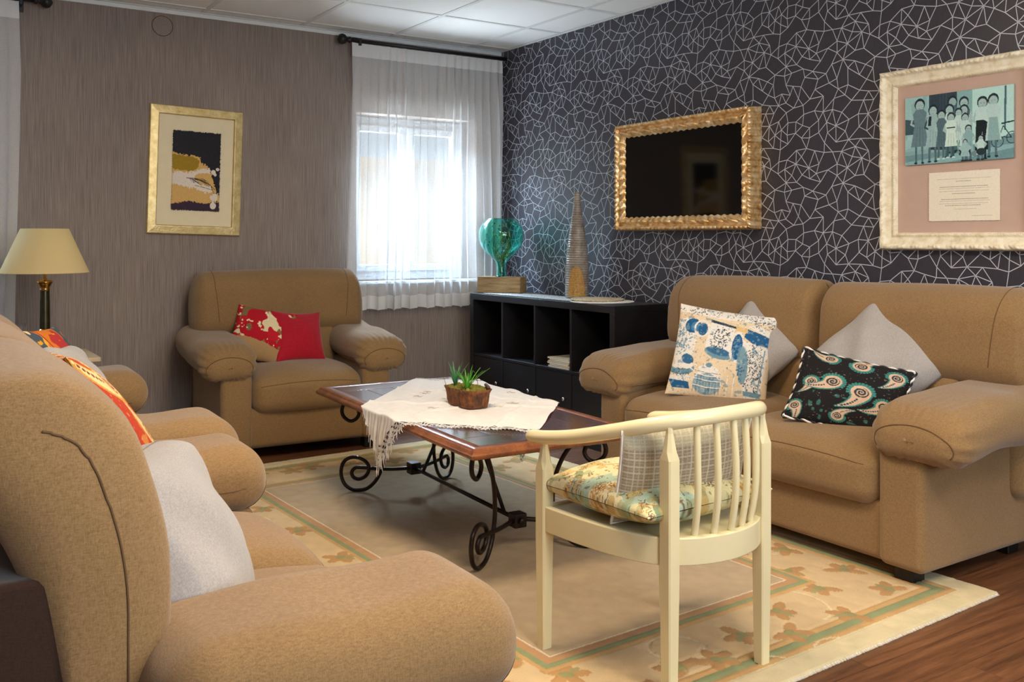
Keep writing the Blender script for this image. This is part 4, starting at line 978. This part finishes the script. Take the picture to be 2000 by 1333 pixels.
def group_photo():
    im = Img(460, 282, (150, 178, 182)); D, G, Wh = (28, 44, 52), (88, 112, 122), (206, 222, 220)
    im.poly([(0, 0), (.235, 0), (.235, .78), (0, .8)], (172, 202, 204)); im.blot(7, .25, (140, 172, 178), .5, 2)
    im.poly([(0, .32), (.1, .34), (.1, .55), (0, .55)], (70, 92, 102))
    im.poly([(.235, 0), (.50, 0), (.50, .82), (.235, .8)], (52, 66, 80))
    for k in range(9): im.line([(.25+k*.03, 0), (.25+k*.03, .5)], .003, (74, 90, 104))
    im.poly([(.50, 0), (.64, 0), (.64, .8), (.50, .8)], (146, 180, 182)); im.poly([(.64, 0), (1, 0), (1, .72), (.64, .8)], (198, 226, 222))
    im.line([(.93, .02), (.925, .6)], .016, (74, 104, 118)); im.poly([(0, .86), (.3, .84), (.8, .74), (1, .66), (1, 1), (0, 1)], (120, 152, 160)); im.poly([(0, .96), (.5, .88), (1, .80), (1, .86), (.4, 1), (0, 1)], (150, 182, 188))
    im.ell(.86, .76, .055, .085, D, .8, 0, .14); im.ell(.985, .72, .05, .085, D, .8, 0, .14); im.line([(.86, .76), (.91, .55), (.98, .72), (.88, .7)], .007, D); im.line([(.9, .52), (1, .5)], .012, D)
    def person(x, top, h, w_, dress, hair=D, face=(178, 196, 198), legs=G, arm=None, skirt=1.35, bot=.94, shoes=D, split=False):
        hd = .058*h/.8+.012; im.ell(x, top+hd*1.0, hd*.64, hd*1.12, hair); im.ell(x, top+hd*1.25, hd*.50, hd*.92, face); im.line([(x-hd*.14, top+hd*1.72), (x+hd*.14, top+hd*1.72)], .003, (140, 158, 162)); im.line([(x-hd*.25, top+hd*1.15), (x-hd*.1, top+hd*1.15)], .0035, (122, 142, 148)); im.line([(x+hd*.1, top+hd*1.15), (x+hd*.25, top+hd*1.15)], .0035, (122, 142, 148))
        ys = top+hd*2.15; wa = ys+h*.22; he = ys+h*.56; f = top+h
        im.line([(x-w_*.3, he-.02), (x-w_*.32, f)], .020, legs); im.line([(x+w_*.2, he-.02), (x+w_*.22, f)], .020, legs); im.ell(x-w_*.33, f, .016, .014, shoes); im.ell(x+w_*.24, f, .016, .014, shoes)
        im.line([(x-w_*.5, ys+.03), (x-w_*.72, wa-.02), (x-w_*.35, wa+.02)], .017, arm or face); im.line([(x+w_*.5, ys+.03), (x+w_*.72, wa-.02), (x+w_*.35, wa+.02)], .017, arm or face)
        im.poly([(x-w_*.3, ys-.02), (x+w_*.3, ys-.02), (x+w_*.58, ys+.04), (x+w_*.42, wa), (x+w_*.62*skirt/1.35, he), (x-w_*.62*skirt/1.35, he), (x-w_*.42, wa), (x-w_*.58, ys+.04)], dress)
        for q in (-.3, 0, .3): im.line([(x+q*w_*.7, wa+.03), (x+q*w_, he-.01)], .004, tuple(int(c*.82) for c in dress))
    person(.46, .06, .8, .085, G, face=(160, 182, 186)); person(.565, .09, .8, .10, (84, 104, 112)); person(.43, .17, .75, .09, Wh); person(.565, .2, .7, .09, Wh)
    person(.73, .12, .86, .11, Wh, legs=D); im.poly([(.675, .44), (.79, .44), (.785, .86), (.735, .86), (.73, .6), (.70, .86), (.665, .86)], (22, 34, 42))
    person(.825, .10, .86, .115, (196, 214, 214), arm=Wh); im.poly([(.79, .42), (.86, .42), (.885, .74), (.775, .74)], (150, 178, 182))
    person(.145, .04, .94, .12, (112, 134, 144), skirt=1.6); person(.275, .15, .82, .11, (168, 190, 194), arm=(60, 80, 90), skirt=1.5); im.poly([(.235, .31), (.26, .31), (.255, .45), (.225, .45)], D)
    person(.355, .24, .70, .085, (92, 112, 122), shoes=Wh); person(.515, .24, .6, .07, Wh); person(.445, .29, .64, .095, (222, 234, 226), legs=(60, 90, 96), shoes=Wh); im.line([(.41, .505), (.48, .505)], .012, D)
    person(.575, .32, .6, .085, Wh); person(.605, .49, .5, .08, (150, 178, 186)); im.ell(.575, .86, .05, .075, D); person(.575, .69, .30, .07, (170, 196, 200)); im.ell(.665, .90, .035, .04, (120, 140, 146)); person(.715, .65, .34, .065, (206, 222, 220)); im.ell(.72, .88, .045, .05, (40, 56, 62))
    im.a += (im.n(150, 4)*7)[..., None]; im.a = np.clip(im.a*np.array([.93, 1.0, 1.0]), 0, 255); return im
fy = lambda y: -(y+3.432)
flat_img('old_photograph', group_photo(), .462, .283, .003, (fy(-3.428), -.016, 1.604-1.487), wf, M['photo'], 300, 0, (0, 0, 0))
MB().box(-.20, .20, -.016, -.0101, -.12, .12).build('spacer', M['paper'], wf); [c for c in wf.children if c.name.startswith('spacer')][0].location = (fy(-3.428), 0, .117)
im = Img(420, 280, (240, 232, 214)); r = random.Random(2)
for yy, x0, x1 in ((.15, .12, .88), (.20, .40, .60), (.31, .16, .84), (.35, .15, .86), (.40, .15, .85), (.45, .34, .66), (.56, .18, .84), (.60, .16, .86), (.65, .15, .84), (.69, .24, .74), (.76, .36, .68), (.90, .62, .90)):
    x_ = x0
    while x_ < x1:
        l_ = .008+.02*r.random(); im.line([(x_, yy), (min(x1, x_+l_), yy)], .0042, (150, 144, 136)); x_ += l_+.008
flat_img('printed_card', im, .300, .200, .002, (fy(-3.452), -.0115, 1.325-1.487), wf, M['art'], 260, .003)
# abstract painting in a champagne frame
ap_ = empty('framed_abstract_painting', (-2.115, -.001, 1.547), 0, (0, math.radians(1.7), 0)); tag(ap_, 'abstract black, ochre and white painting in a champagne frame on the grey wall', 'picture')
AW, AH = .535, .742
ornate('champagne_frame_side', AW, AH, .054, M['champagne'], ap_, [(0, 0), (.02, .018), (.08, .022), (.9, .026), (.97, .024), (1, .012)], lambda s, t, L, sd: (0*s, 0*s), 30)
MB().box(-AW/2+.04, AW/2-.04, -.010, -.001, -AH/2+.04, AH/2-.04).build('mount', M['mat_cream'], ap_)
def abstract():
    im = Img(360, 560, (222, 178, 104))
    K, Pu, Wt = (27, 26, 34), (58, 34, 56), (236, 222, 206)
    im.poly([(-.1, -.1), (1.1, -.1), (1.1, .52), (.78, .47), (.68, .40), (.60, .40), (.57, .33), (.46, .31), (.2, .30), (-.1, .27)], K, 1, .02, 1)
    im.poly([(-.1, .30), (.2, .31), (.50, .33), (.56, .36), (.54, .44), (.44, .50), (.2, .50), (-.1, .48)], (164, 132, 22), 1, .012, 3)
    im.poly([(-.1, .56), (.1, .52), (.35, .52), (.62, .47), (.80, .45), (.86, .50), (.70, .52), (.50, .54), (.46, .60), (.60, .66), (.80, .68), (.88, .76), (.70, .77), (.50, .72), (.25, .70), (-.1, .66)], Wt, 1, .02, 5)
    im.poly([(.78, .44), (1.1, .40), (1.1, .80), (.96, .79), (.90, .68), (.84, .56)], K, 1, .02, 6)
    im.ell(.86, .50, .05, .03, Wt); im.ell(.95, .46, .04, .02, Wt); im.ell(.90, .53, .03, .02, Wt)
    r = random.Random(4)
    for k in range(26):
        x0, y0 = .36+.3*r.random(), .58+.05*r.random(); im.line([(x0, y0), (x0+.05+.14*r.random(), y0+.012+.05*r.random())], .008, (52, 40, 38), .7)
    im.line([(.30, .59), (.46, .60), (.62, .62), (.80, .67), (.90, .72)], .012, (70, 40, 32)); im.line([(.48, .68), (.66, .70), (.86, .73)], .009, (60, 36, 32)); im.line([(.82, .68), (.9, .80), (.95, .86)], .01, (60, 40, 30))
    im.poly([(-.1, .935), (.12, .91), (.28, .885), (.40, .88), (.55, .905), (.75, .90), (1.1, .86), (1.1, 1.1), (-.1, 1.1)], Pu, 1, .015, 8)
    im.poly([(.80, .80), (.98, .76), (.94, .88), (.82, .86)], Wt, 1, .02, 9); im.ell(.87, .93, .065, .045, Wt)
    im.blot(30, .75, (250, 250, 250), .05, 3); im.a *= (1+.03*im.n(70, 4))[..., None]; return im
flat_img('torn_paper_painting', abstract(), .272, .458, .004, (.002, -.0105, .000), ap_, M['art'], 150, .009, (0, 0, 0))
# faint round cap on the wall
rc = empty('wall_cap', (-2.30, -.001, 2.372)); tag(rc, 'small round cover papered over high on the grey wall above the painting', 'cover')
MB().tube([(.057*math.cos(a), -.001, .057*math.sin(a)) for a in np.linspace(0, 2*PI, 48, endpoint=False)], .0018, 5, closed=True).build('rim', M['seam'], rc, True)
o = MB().lathe([(.001, 0), (.055, 0), (.055, .002), (.001, .002)], 48).build('cover_disc', M['grey_wall'], rc); o.rotation_euler = (PI/2, 0, 0)

# ================================================================== SIDE TABLE AND LAMP
st = empty('side_table', (-2.985, -.50, 0)); tag(st, 'small pale side table behind the sofa arm, holding the brass lamp', 'side table')
MB().box(-.235, .235, -.21, .21, .558, .582).build('top', M['beech'], st, False, .005); MB().box(-.205, .205, -.18, .18, .49, .558).build('apron', M['beech'], st, False, .003)
for sx in (-1, 1):
    for sy in (-1, 1): MB().box(sx*.19-.018, sx*.19+.018, sy*.165-.018, sy*.165+.018, 0, .49).build('leg', M['beech'], st, False, .003)
lp = empty('table_lamp', (-2.97, -.50, .5825)); tag(lp, 'brass column lamp with a cream cone shade beside the left curtain', 'lamp')
MB().box(-.062, .062, -.062, .062, 0, .085).build('plinth', M['black_ash'], lp, False, .006)
MB().lathe([(.046, .085), (.048, .092), (.044, .099), (.034, .104), (.036, .112), (.026, .122), (.0235, .130)], 32).build('foot_ring', M['brass'], lp, True)
n = 32; V = []; lv = [(.0235, .128), (.0235, .150), (.021, .320)]
for r_, z in lv:
    for k in range(64): q = r_*(1-.06*(k % 2)); V.append((q*math.cos(2*PI*k/64), q*math.sin(2*PI*k/64), z))
mesh('fluted_column', V, gridF(64, 3, True), M['dark_brass'], lp)
MB().lathe([(.021, .316), (.024, .320), (.022, .326), (.024, .336), (.031, .350), (.035, .356), (.036, .362), (.031, .366), (.012, .370), (.006, .378), (.006, .44)], 24).build('capital', M['brass'], lp, True)
MB().tube([(0, 0, .378), (0, 0, .615)], .004, 10).build('stem', M['brass'], lp, True)
sh = MB(); sh.lathe([(.200, .405), (.108, .620), (.1065, .620), (.1985, .405), (.200, .405)], 64, (0, 0, 0), False); sh.build('lamp_shade', M['shade'], lp, True)
MB().tube([(.199*math.cos(a), .199*math.sin(a), .406) for a in np.linspace(0, 2*PI, 64, endpoint=False)], .002, 6, closed=True).build('shade_rim', M['shade'], lp, True)
for a in (0, 2.1, 4.2): MB().tube([(0, 0, .612), (.107*math.cos(a), .107*math.sin(a), .612)], .0016, 5).build('shade_spoke', M['brass'], lp, True)
MB().lathe([(.012, .44), (.014, .46), (.026, .50), (.024, .53), (.008, .55), (.001, .552)], 20).build('bulb', M['white_paint'], lp, True)
gj = empty('glass_ornament', (-3.10, -.60, .5825)); tag(gj, 'small cut glass ornament behind the sofa back, beside the brass lamp', 'ornament')
MB().lathe([(.001, 0), (.030, 0), (.034, .01), (.016, .03), (.020, .06), (.038, .10), (.042, .15), (.036, .17), (.033, .17), (.038, .15), (.034, .105), (.001, .06)], 12).build('glass_bowl', M['clear_glass'], gj)

# ================================================================== CUSHIONS
def speck(im, cx, cy, rx, ry, n_, c, s=.008, seed=1):
    r = random.Random(seed)
    for k in range(n_):
        a = r.random()*6.28; q = r.random()**.5; im.ell(cx+rx*q*math.cos(a), cy+ry*q*math.sin(a), s*(.5+r.random()), s*.5, c, .85, r.random()*3)
def china():
    im = Img(420, 420, (232, 210, 178)); B1, B2, W_, K = (36, 92, 138), (112, 150, 168), (236, 230, 222), (48, 66, 84)
    im.blot(10, .5, (222, 196, 160), .6, 2); im.poly([(0, 0), (1, 0), (1, .10), (.5, .13), (.0, .09)], W_); speck(im, .5, .06, .5, .06, 160, K, .008, 2)
    im.ell(.10, .42, .13, .26, W_); speck(im, .08, .38, .1, .2, 70, B2, .014, 3); im.ell(.17, .25, .085, .085, B1); im.ell(.20, .26, .05, .06, (70, 130, 176))
    im.ell(.27, .27, .085, .10, W_, 1, 0, .22); im.ell(.28, .28, .05, .075, B1)
    im.poly([(.36, .16), (.60, .20), (.58, .50), (.50, .58), (.40, .56), (.33, .46)], W_); im.ell(.47, .52, .14, .06, B2, 1, .15); im.ell(.47, .50, .12, .04, B1, .7, .15); im.poly([(.35, .15), (.61, .20), (.61, .225), (.35, .185)], K); speck(im, .47, .36, .10, .13, 90, K, .010, 4)
    im.ell(.64, .42, .075, .17, W_); im.ell(.645, .42, .052, .14, B1); speck(im, .645, .42, .04, .12, 26, (90, 140, 180), .012, 6)
    im.poly([(.72, .20), (.99, .26), (.97, .36), (.80, .36), (.70, .30)], B1); im.poly([(.72, .17), (.80, .14), (1, .21), (.99, .27)], W_); im.poly([(.60, .19), (.72, .20), (.73, .25), (.62, .24)], (228, 190, 130)); speck(im, .88, .12, .12, .05, 60, K, .008, 8)
    im.poly([(.70, .34), (.97, .38), (.93, .92), (.78, .94), (.72, .70), (.68, .50)], W_); speck(im, .83, .62, .11, .27, 260, K, .009, 9); im.ell(.72, .60, .055, .20, B2, .9, -.1); speck(im, .71, .66, .04, .12, 30, (60, 96, 120), .01, 10); im.line([(.93, .40), (.90, .92)], .012, B2); im.poly([(.76, .86), (.95, .85), (.93, .90), (.77, .91)], B2)
    im.ell(.12, .72, .14, .07, B2); im.ell(.12, .69, .12, .04, W_); im.poly([(0, .84), (.22, .86), (.24, .93), (.06, .93)], B1); im.ell(.12, .82, .13, .03, W_); speck(im, .12, .76, .1, .05, 60, K, .007, 12); im.ell(.17, .62, .07, .05, B1, .9, .4)
    im.ell(.40, .84, .145, .13, W_); im.ell(.40, .86, .14, .11, B2, .75); 
    for k in range(9): im.line([(.28+.03*k, .76), (.27+.032*k, .95)], .006, (84, 118, 140), .7)
    for yy in (.72, .76, .81, .88): im.line([(.27, yy), (.40, yy+.015), (.53, yy+.005)], .010, W_); im.line([(.27, yy+.01), (.40, yy+.025), (.53, yy+.015)], .004, K)
    im.ell(.40, .70, .10, .035, W_); im.ell(.40, .66, .03, .025, B2); im.line([(.26, .74), (.20, .70), (.22, .66), (.28, .68)], .012, W_)
    im.poly([(.56, .72), (.70, .72), (.69, 1), (.55, 1)], (230, 204, 164)); im.line([(.60, .74), (.60, 1)], .01, W_); im.line([(.66, .74), (.66, 1)], .008, W_); speck(im, .8, .97, .14, .03, 60, K, .007, 14); im.blot(60, .9, (60, 80, 96), .35, 9); im.blot(34, .55, (214, 212, 206), .35, 19); im.blot(26, .7, (60, 110, 150), .4, 23)
    return im
def paisley(bgc, c1, c2, c3, seed, n_=12, big=None):
    im = Img(380, 380, bgc); r = random.Random(seed)
    im.blot(14, .8, c1, .7, seed); im.blot(60, .95, c2, .5, seed+4)
    items = big or [(r.random(), r.random(), .10+.07*r.random(), r.random()*6.28) for _ in range(n_)]
    for cx, cy, s, a in items:
        tl = [(cx+s*.2*math.cos(a)+s*1.9*t*math.cos(a+.5+t*.5), cy+s*.2*math.sin(a)+s*1.9*t*math.sin(a+.5+t*.5)) for t in np.linspace(0, 1, 12)]
        for q, (x_, y_) in enumerate(tl): im.ell(x_, y_, s*.62*(1-q/12.5), s*.62*(1-q/12.5), c1)
        im.ell(cx, cy, s*.72, s*.72, c1)
        for q, (x_, y_) in enumerate(tl): im.ell(x_, y_, s*.50*(1-q/11.5), s*.50*(1-q/11.5), c2)
        im.ell(cx, cy, s*.60, s*.60, c2); im.ell(cx, cy, s*.45, s*.45, bgc, .8)
        im.line(spiral(cx, cy, s*.50, 2.2, a), s*.11, c2); im.line(spiral(cx, cy, s*.42, 2.0, a+.4), s*.06, c3)
        for q in range(3, 10): im.ell(tl[q][0], tl[q][1], s*.07, s*.07, c3)
        for k in range(14):
            b = a+PI*.5+k*.26; im.ell(cx+s*.80*math.cos(b), cy+s*.80*math.sin(b), s*.09, s*.09, c1)
    return im
def floral_red():
    im = Img(300, 300, (186, 22, 40)); im.blot(5, .25, (232, 214, 170), 1, 3); im.blot(7, .45, (128, 110, 70), 1, 12); im.blot(4, .35, (198, 28, 44), 1, 25); im.blot(16, .8, (238, 222, 180), 1, 31)
    im.poly([(0, .60), (.3, .60), (.6, .66), (1, .80), (1, 1), (0, 1)], (178, 142, 98), 1, .01, 4); return im
def patchwork():
    im = Img(260, 260, (214, 120, 40)); im.blot(4, .1, (226, 170, 50), 1, 1); im.blot(5, .35, (70, 84, 96), 1, 6); im.blot(6, .45, (180, 50, 50), 1, 9); im.blot(5, .5, (232, 206, 150), 1, 15); im.blot(12, .75, (226, 160, 30), 1, 19); im.line([(.35, 0), (.4, 1)], .02, (160, 40, 30)); im.line([(0, .3), (1, .36)], .02, (190, 90, 50)); return im
def toile():
    im = Img(420, 420, (212, 204, 160)); im.blot(4, .15, (134, 152, 116), 1, 3); im.blot(3, .35, (166, 190, 174), .9, 8); im.blot(5, .05, (226, 212, 170), .9, 14); im.blot(9, .6, (196, 164, 100), .7, 21); im.blot(20, .55, (158, 160, 116), .6, 24)
    r = random.Random(6)
    for k in range(130):
        x_, y_ = r.random(), r.random(); a = r.random()*6.28
        for q in range(4):
            b = a+r.uniform(-1, 1); im.line([(x_, y_), (x_+.03*math.cos(b), y_+.03*math.sin(b)), (x_+.045*math.cos(b+.5), y_+.045*math.sin(b+.5))], .0035, (104, 78, 56), .8)
        if k % 3 == 0: speck(im, x_, y_, .05, .04, 26, (186, 136, 70), .007, k)
    im.blot(44, .8, (112, 88, 62), .7, 31); return im
def check():
    im = Img(300, 220, (166, 150, 128))
    for k in range(30):
        c = (196, 184, 162) if k % 2 else (214, 206, 186); im.line([(k/29, 0), (k/29, 1)], .006 if k % 2 else .011, c, .8); im.line([(0, k/29), (1, k/29)], .006 if k % 2 else .011, c, .8)
    im.poly([(0, 0), (1, 0), (1, .17), (0, .17)], (206, 200, 170), .6); im.blot(50, .8, (140, 122, 100), .3, 3); return im
def boxy(name, label, M4, w_, h_, t_, seed, cat='cushion', box=.42):
    root = empty(name); root.matrix_world = M4; tag(root, label, cat)
    def df(P):
        P = P.copy(); u, v = P[:, 0]/(w_/2), P[:, 2]/(h_/2); k = (1-np.clip(np.abs(u), 0, 1)**2.2)*(1-np.clip(np.abs(v), 0, 1)**2.2)
        P[:, 1] *= box+(1.17-box)*k; P[:, 0] *= 1-.05*(1-v**2); P[:, 2] *= 1-.05*(1-u**2); 
        P[:, 1] += .004*np.sin(u*9+seed)*np.sin(v*7)*k+np.sign(P[:, 1])*.006*np.sin(u*5+v*6+seed); return P
    bd = rbox('cushion_body', (0, 0, 0), (w_/2, t_/2, h_/2), np.array([.05, t_/2.1, .05]), M['grey_linen'], root, df, 26)
    e = [(math.copysign(abs(math.cos(a))**.35, math.cos(a))*w_/2, math.copysign(abs(math.sin(a))**.35, math.sin(a))*h_/2) for a in np.linspace(0, 2*PI, 120)]
    for s in ((-1, 1) if box > .5 else (0,)): seam_on(bd, [(x_, s*t_*.30*box, z_) for x_, z_ in e], root, .0017, M['grey_seam'])
    return root
# right sofa
boxy('grey_cushion', 'grey cushion standing on its corner behind the blue china print cushion', pose((-.42, -2.69, .655), -75, 22, 40), .36, .36, .13, 1)
boxy('grey_cushion', 'grey cushion standing on its corner behind the black and teal paisley cushion', pose((-.40, -3.32, .665), -75, 24, 42), .42, .42, .15, 2)
pillow('china_print_cushion', .43, .42, .13, M['printed'], 'square cushion printed with blue and white china pots on the right sofa', pose((-.56, -2.665, .640), -48, 22, 8), china(), seed=3, seam=None, pinch=.05)
root, ed_ = pillow('paisley_cushion', .41, .30, .12, M['printed'], 'black and teal paisley cushion with twisted rope edging on the right sofa', pose((-.60, -3.35, .567), -56, 34, 12), paisley((28, 26, 28), (64, 130, 124), (206, 176, 152), (40, 62, 74), 5, big=[(.16, .50, .10, 1.2), (.36, .46, .14, 1.9), (.62, .52, .15, 1.3), (.84, .62, .12, 1.7), (.28, .12, .11, 2.8), (.88, .18, .12, 1.2), (.56, .14, .13, 4.6), (.07, .85, .10, .6), (.47, .88, .09, 4.7), (.98, .9, .09, 3.)]), seed=4, pinch=.06)
ring_ = catmull([Vector(p) for p in ed_], 5, True); L = len(ring_)
for q, (nm_, mt) in enumerate((('rope_strand', M['black_ash']), ('rope_strand', M['linen']))):
    pp = []
    for i in range(L):
        a = i*.55+q*PI; t_ = (ring_[(i+1) % L]-ring_[i-1]).normalized(); n1 = Vector((0, 1, 0)); n2 = t_.cross(n1); pp.append(ring_[i]+(n1*math.cos(a)+n2*math.sin(a))*.0038)
    MB().tube(pp, .0042, 6, closed=True).build(nm_, mt, root, True)
# armchair
pillow('floral_cushion', .33, .31, .12, M['printed'], 'red and cream floral cushion with a tan lower half, left in the armchair', pose((-1.875, -.46, .615), -22, 22, 12), floral_red(), seed=7, pinch=.07)
pillow('red_cushion', .31, .30, .10, M['red_velvet'], 'plain red cushion in the armchair', pose((-1.675, -.50, .602), 10, 22, 5), None, seed=8, pinch=.10)
# left sofas
boxy('grey_cushion', 'grey cushion leaning on the back of the left sofa in front of the patchwork cushion', pose((-3.12, -2.52, .645), 74, 24, 6), .42, .40, .15, 5)
pillow('patchwork_cushion', .42, .40, .12, M['printed'], 'orange and slate patchwork cushion behind the grey one on the left sofa', pose((-3.13, -2.15, .675), 66, 26, 4), patchwork(), seed=9)
pillow('brown_cushion', .40, .40, .10, M['brown_satin'], 'dark brown cushion tucked furthest back on the left sofa', pose((-3.22, -1.98, .66), 84, 22, 2), None, seed=10)
boxy('large_grey_cushion', 'large puffy grey cushion in the nearest sofa', pose((-3.245, -3.88, .550), 66, 24, 5), .48, .44, .30, 6, 'cushion', .80)
pillow('paisley_cushion', .46, .46, .13, M['printed'], 'red and gold paisley cushion behind the large grey one on the nearest sofa', pose((-3.19, -3.32, .705), 92, 32, 4), paisley((176, 60, 34), (196, 142, 66), (222, 196, 140), (120, 54, 26), 3, 16), seed=11)
# spindle chair
pillow('seat_cushion', .47, .44, .13, M['printed'], 'green and cream toile seat cushion on the ivory chair', pose((-1.848, -3.655, .470), 3, 90, 0), toile(), seed=12, pinch=.03, plump=.42)
pillow('checked_cushion', .40, .26, .09, M['printed'], 'taupe windowpane check cushion leaning in the ivory chair', pose((-1.862, -3.785, .548), -9, -16, -2), check(), seed=13, seam=M['linen'], pinch=.04, both=True)
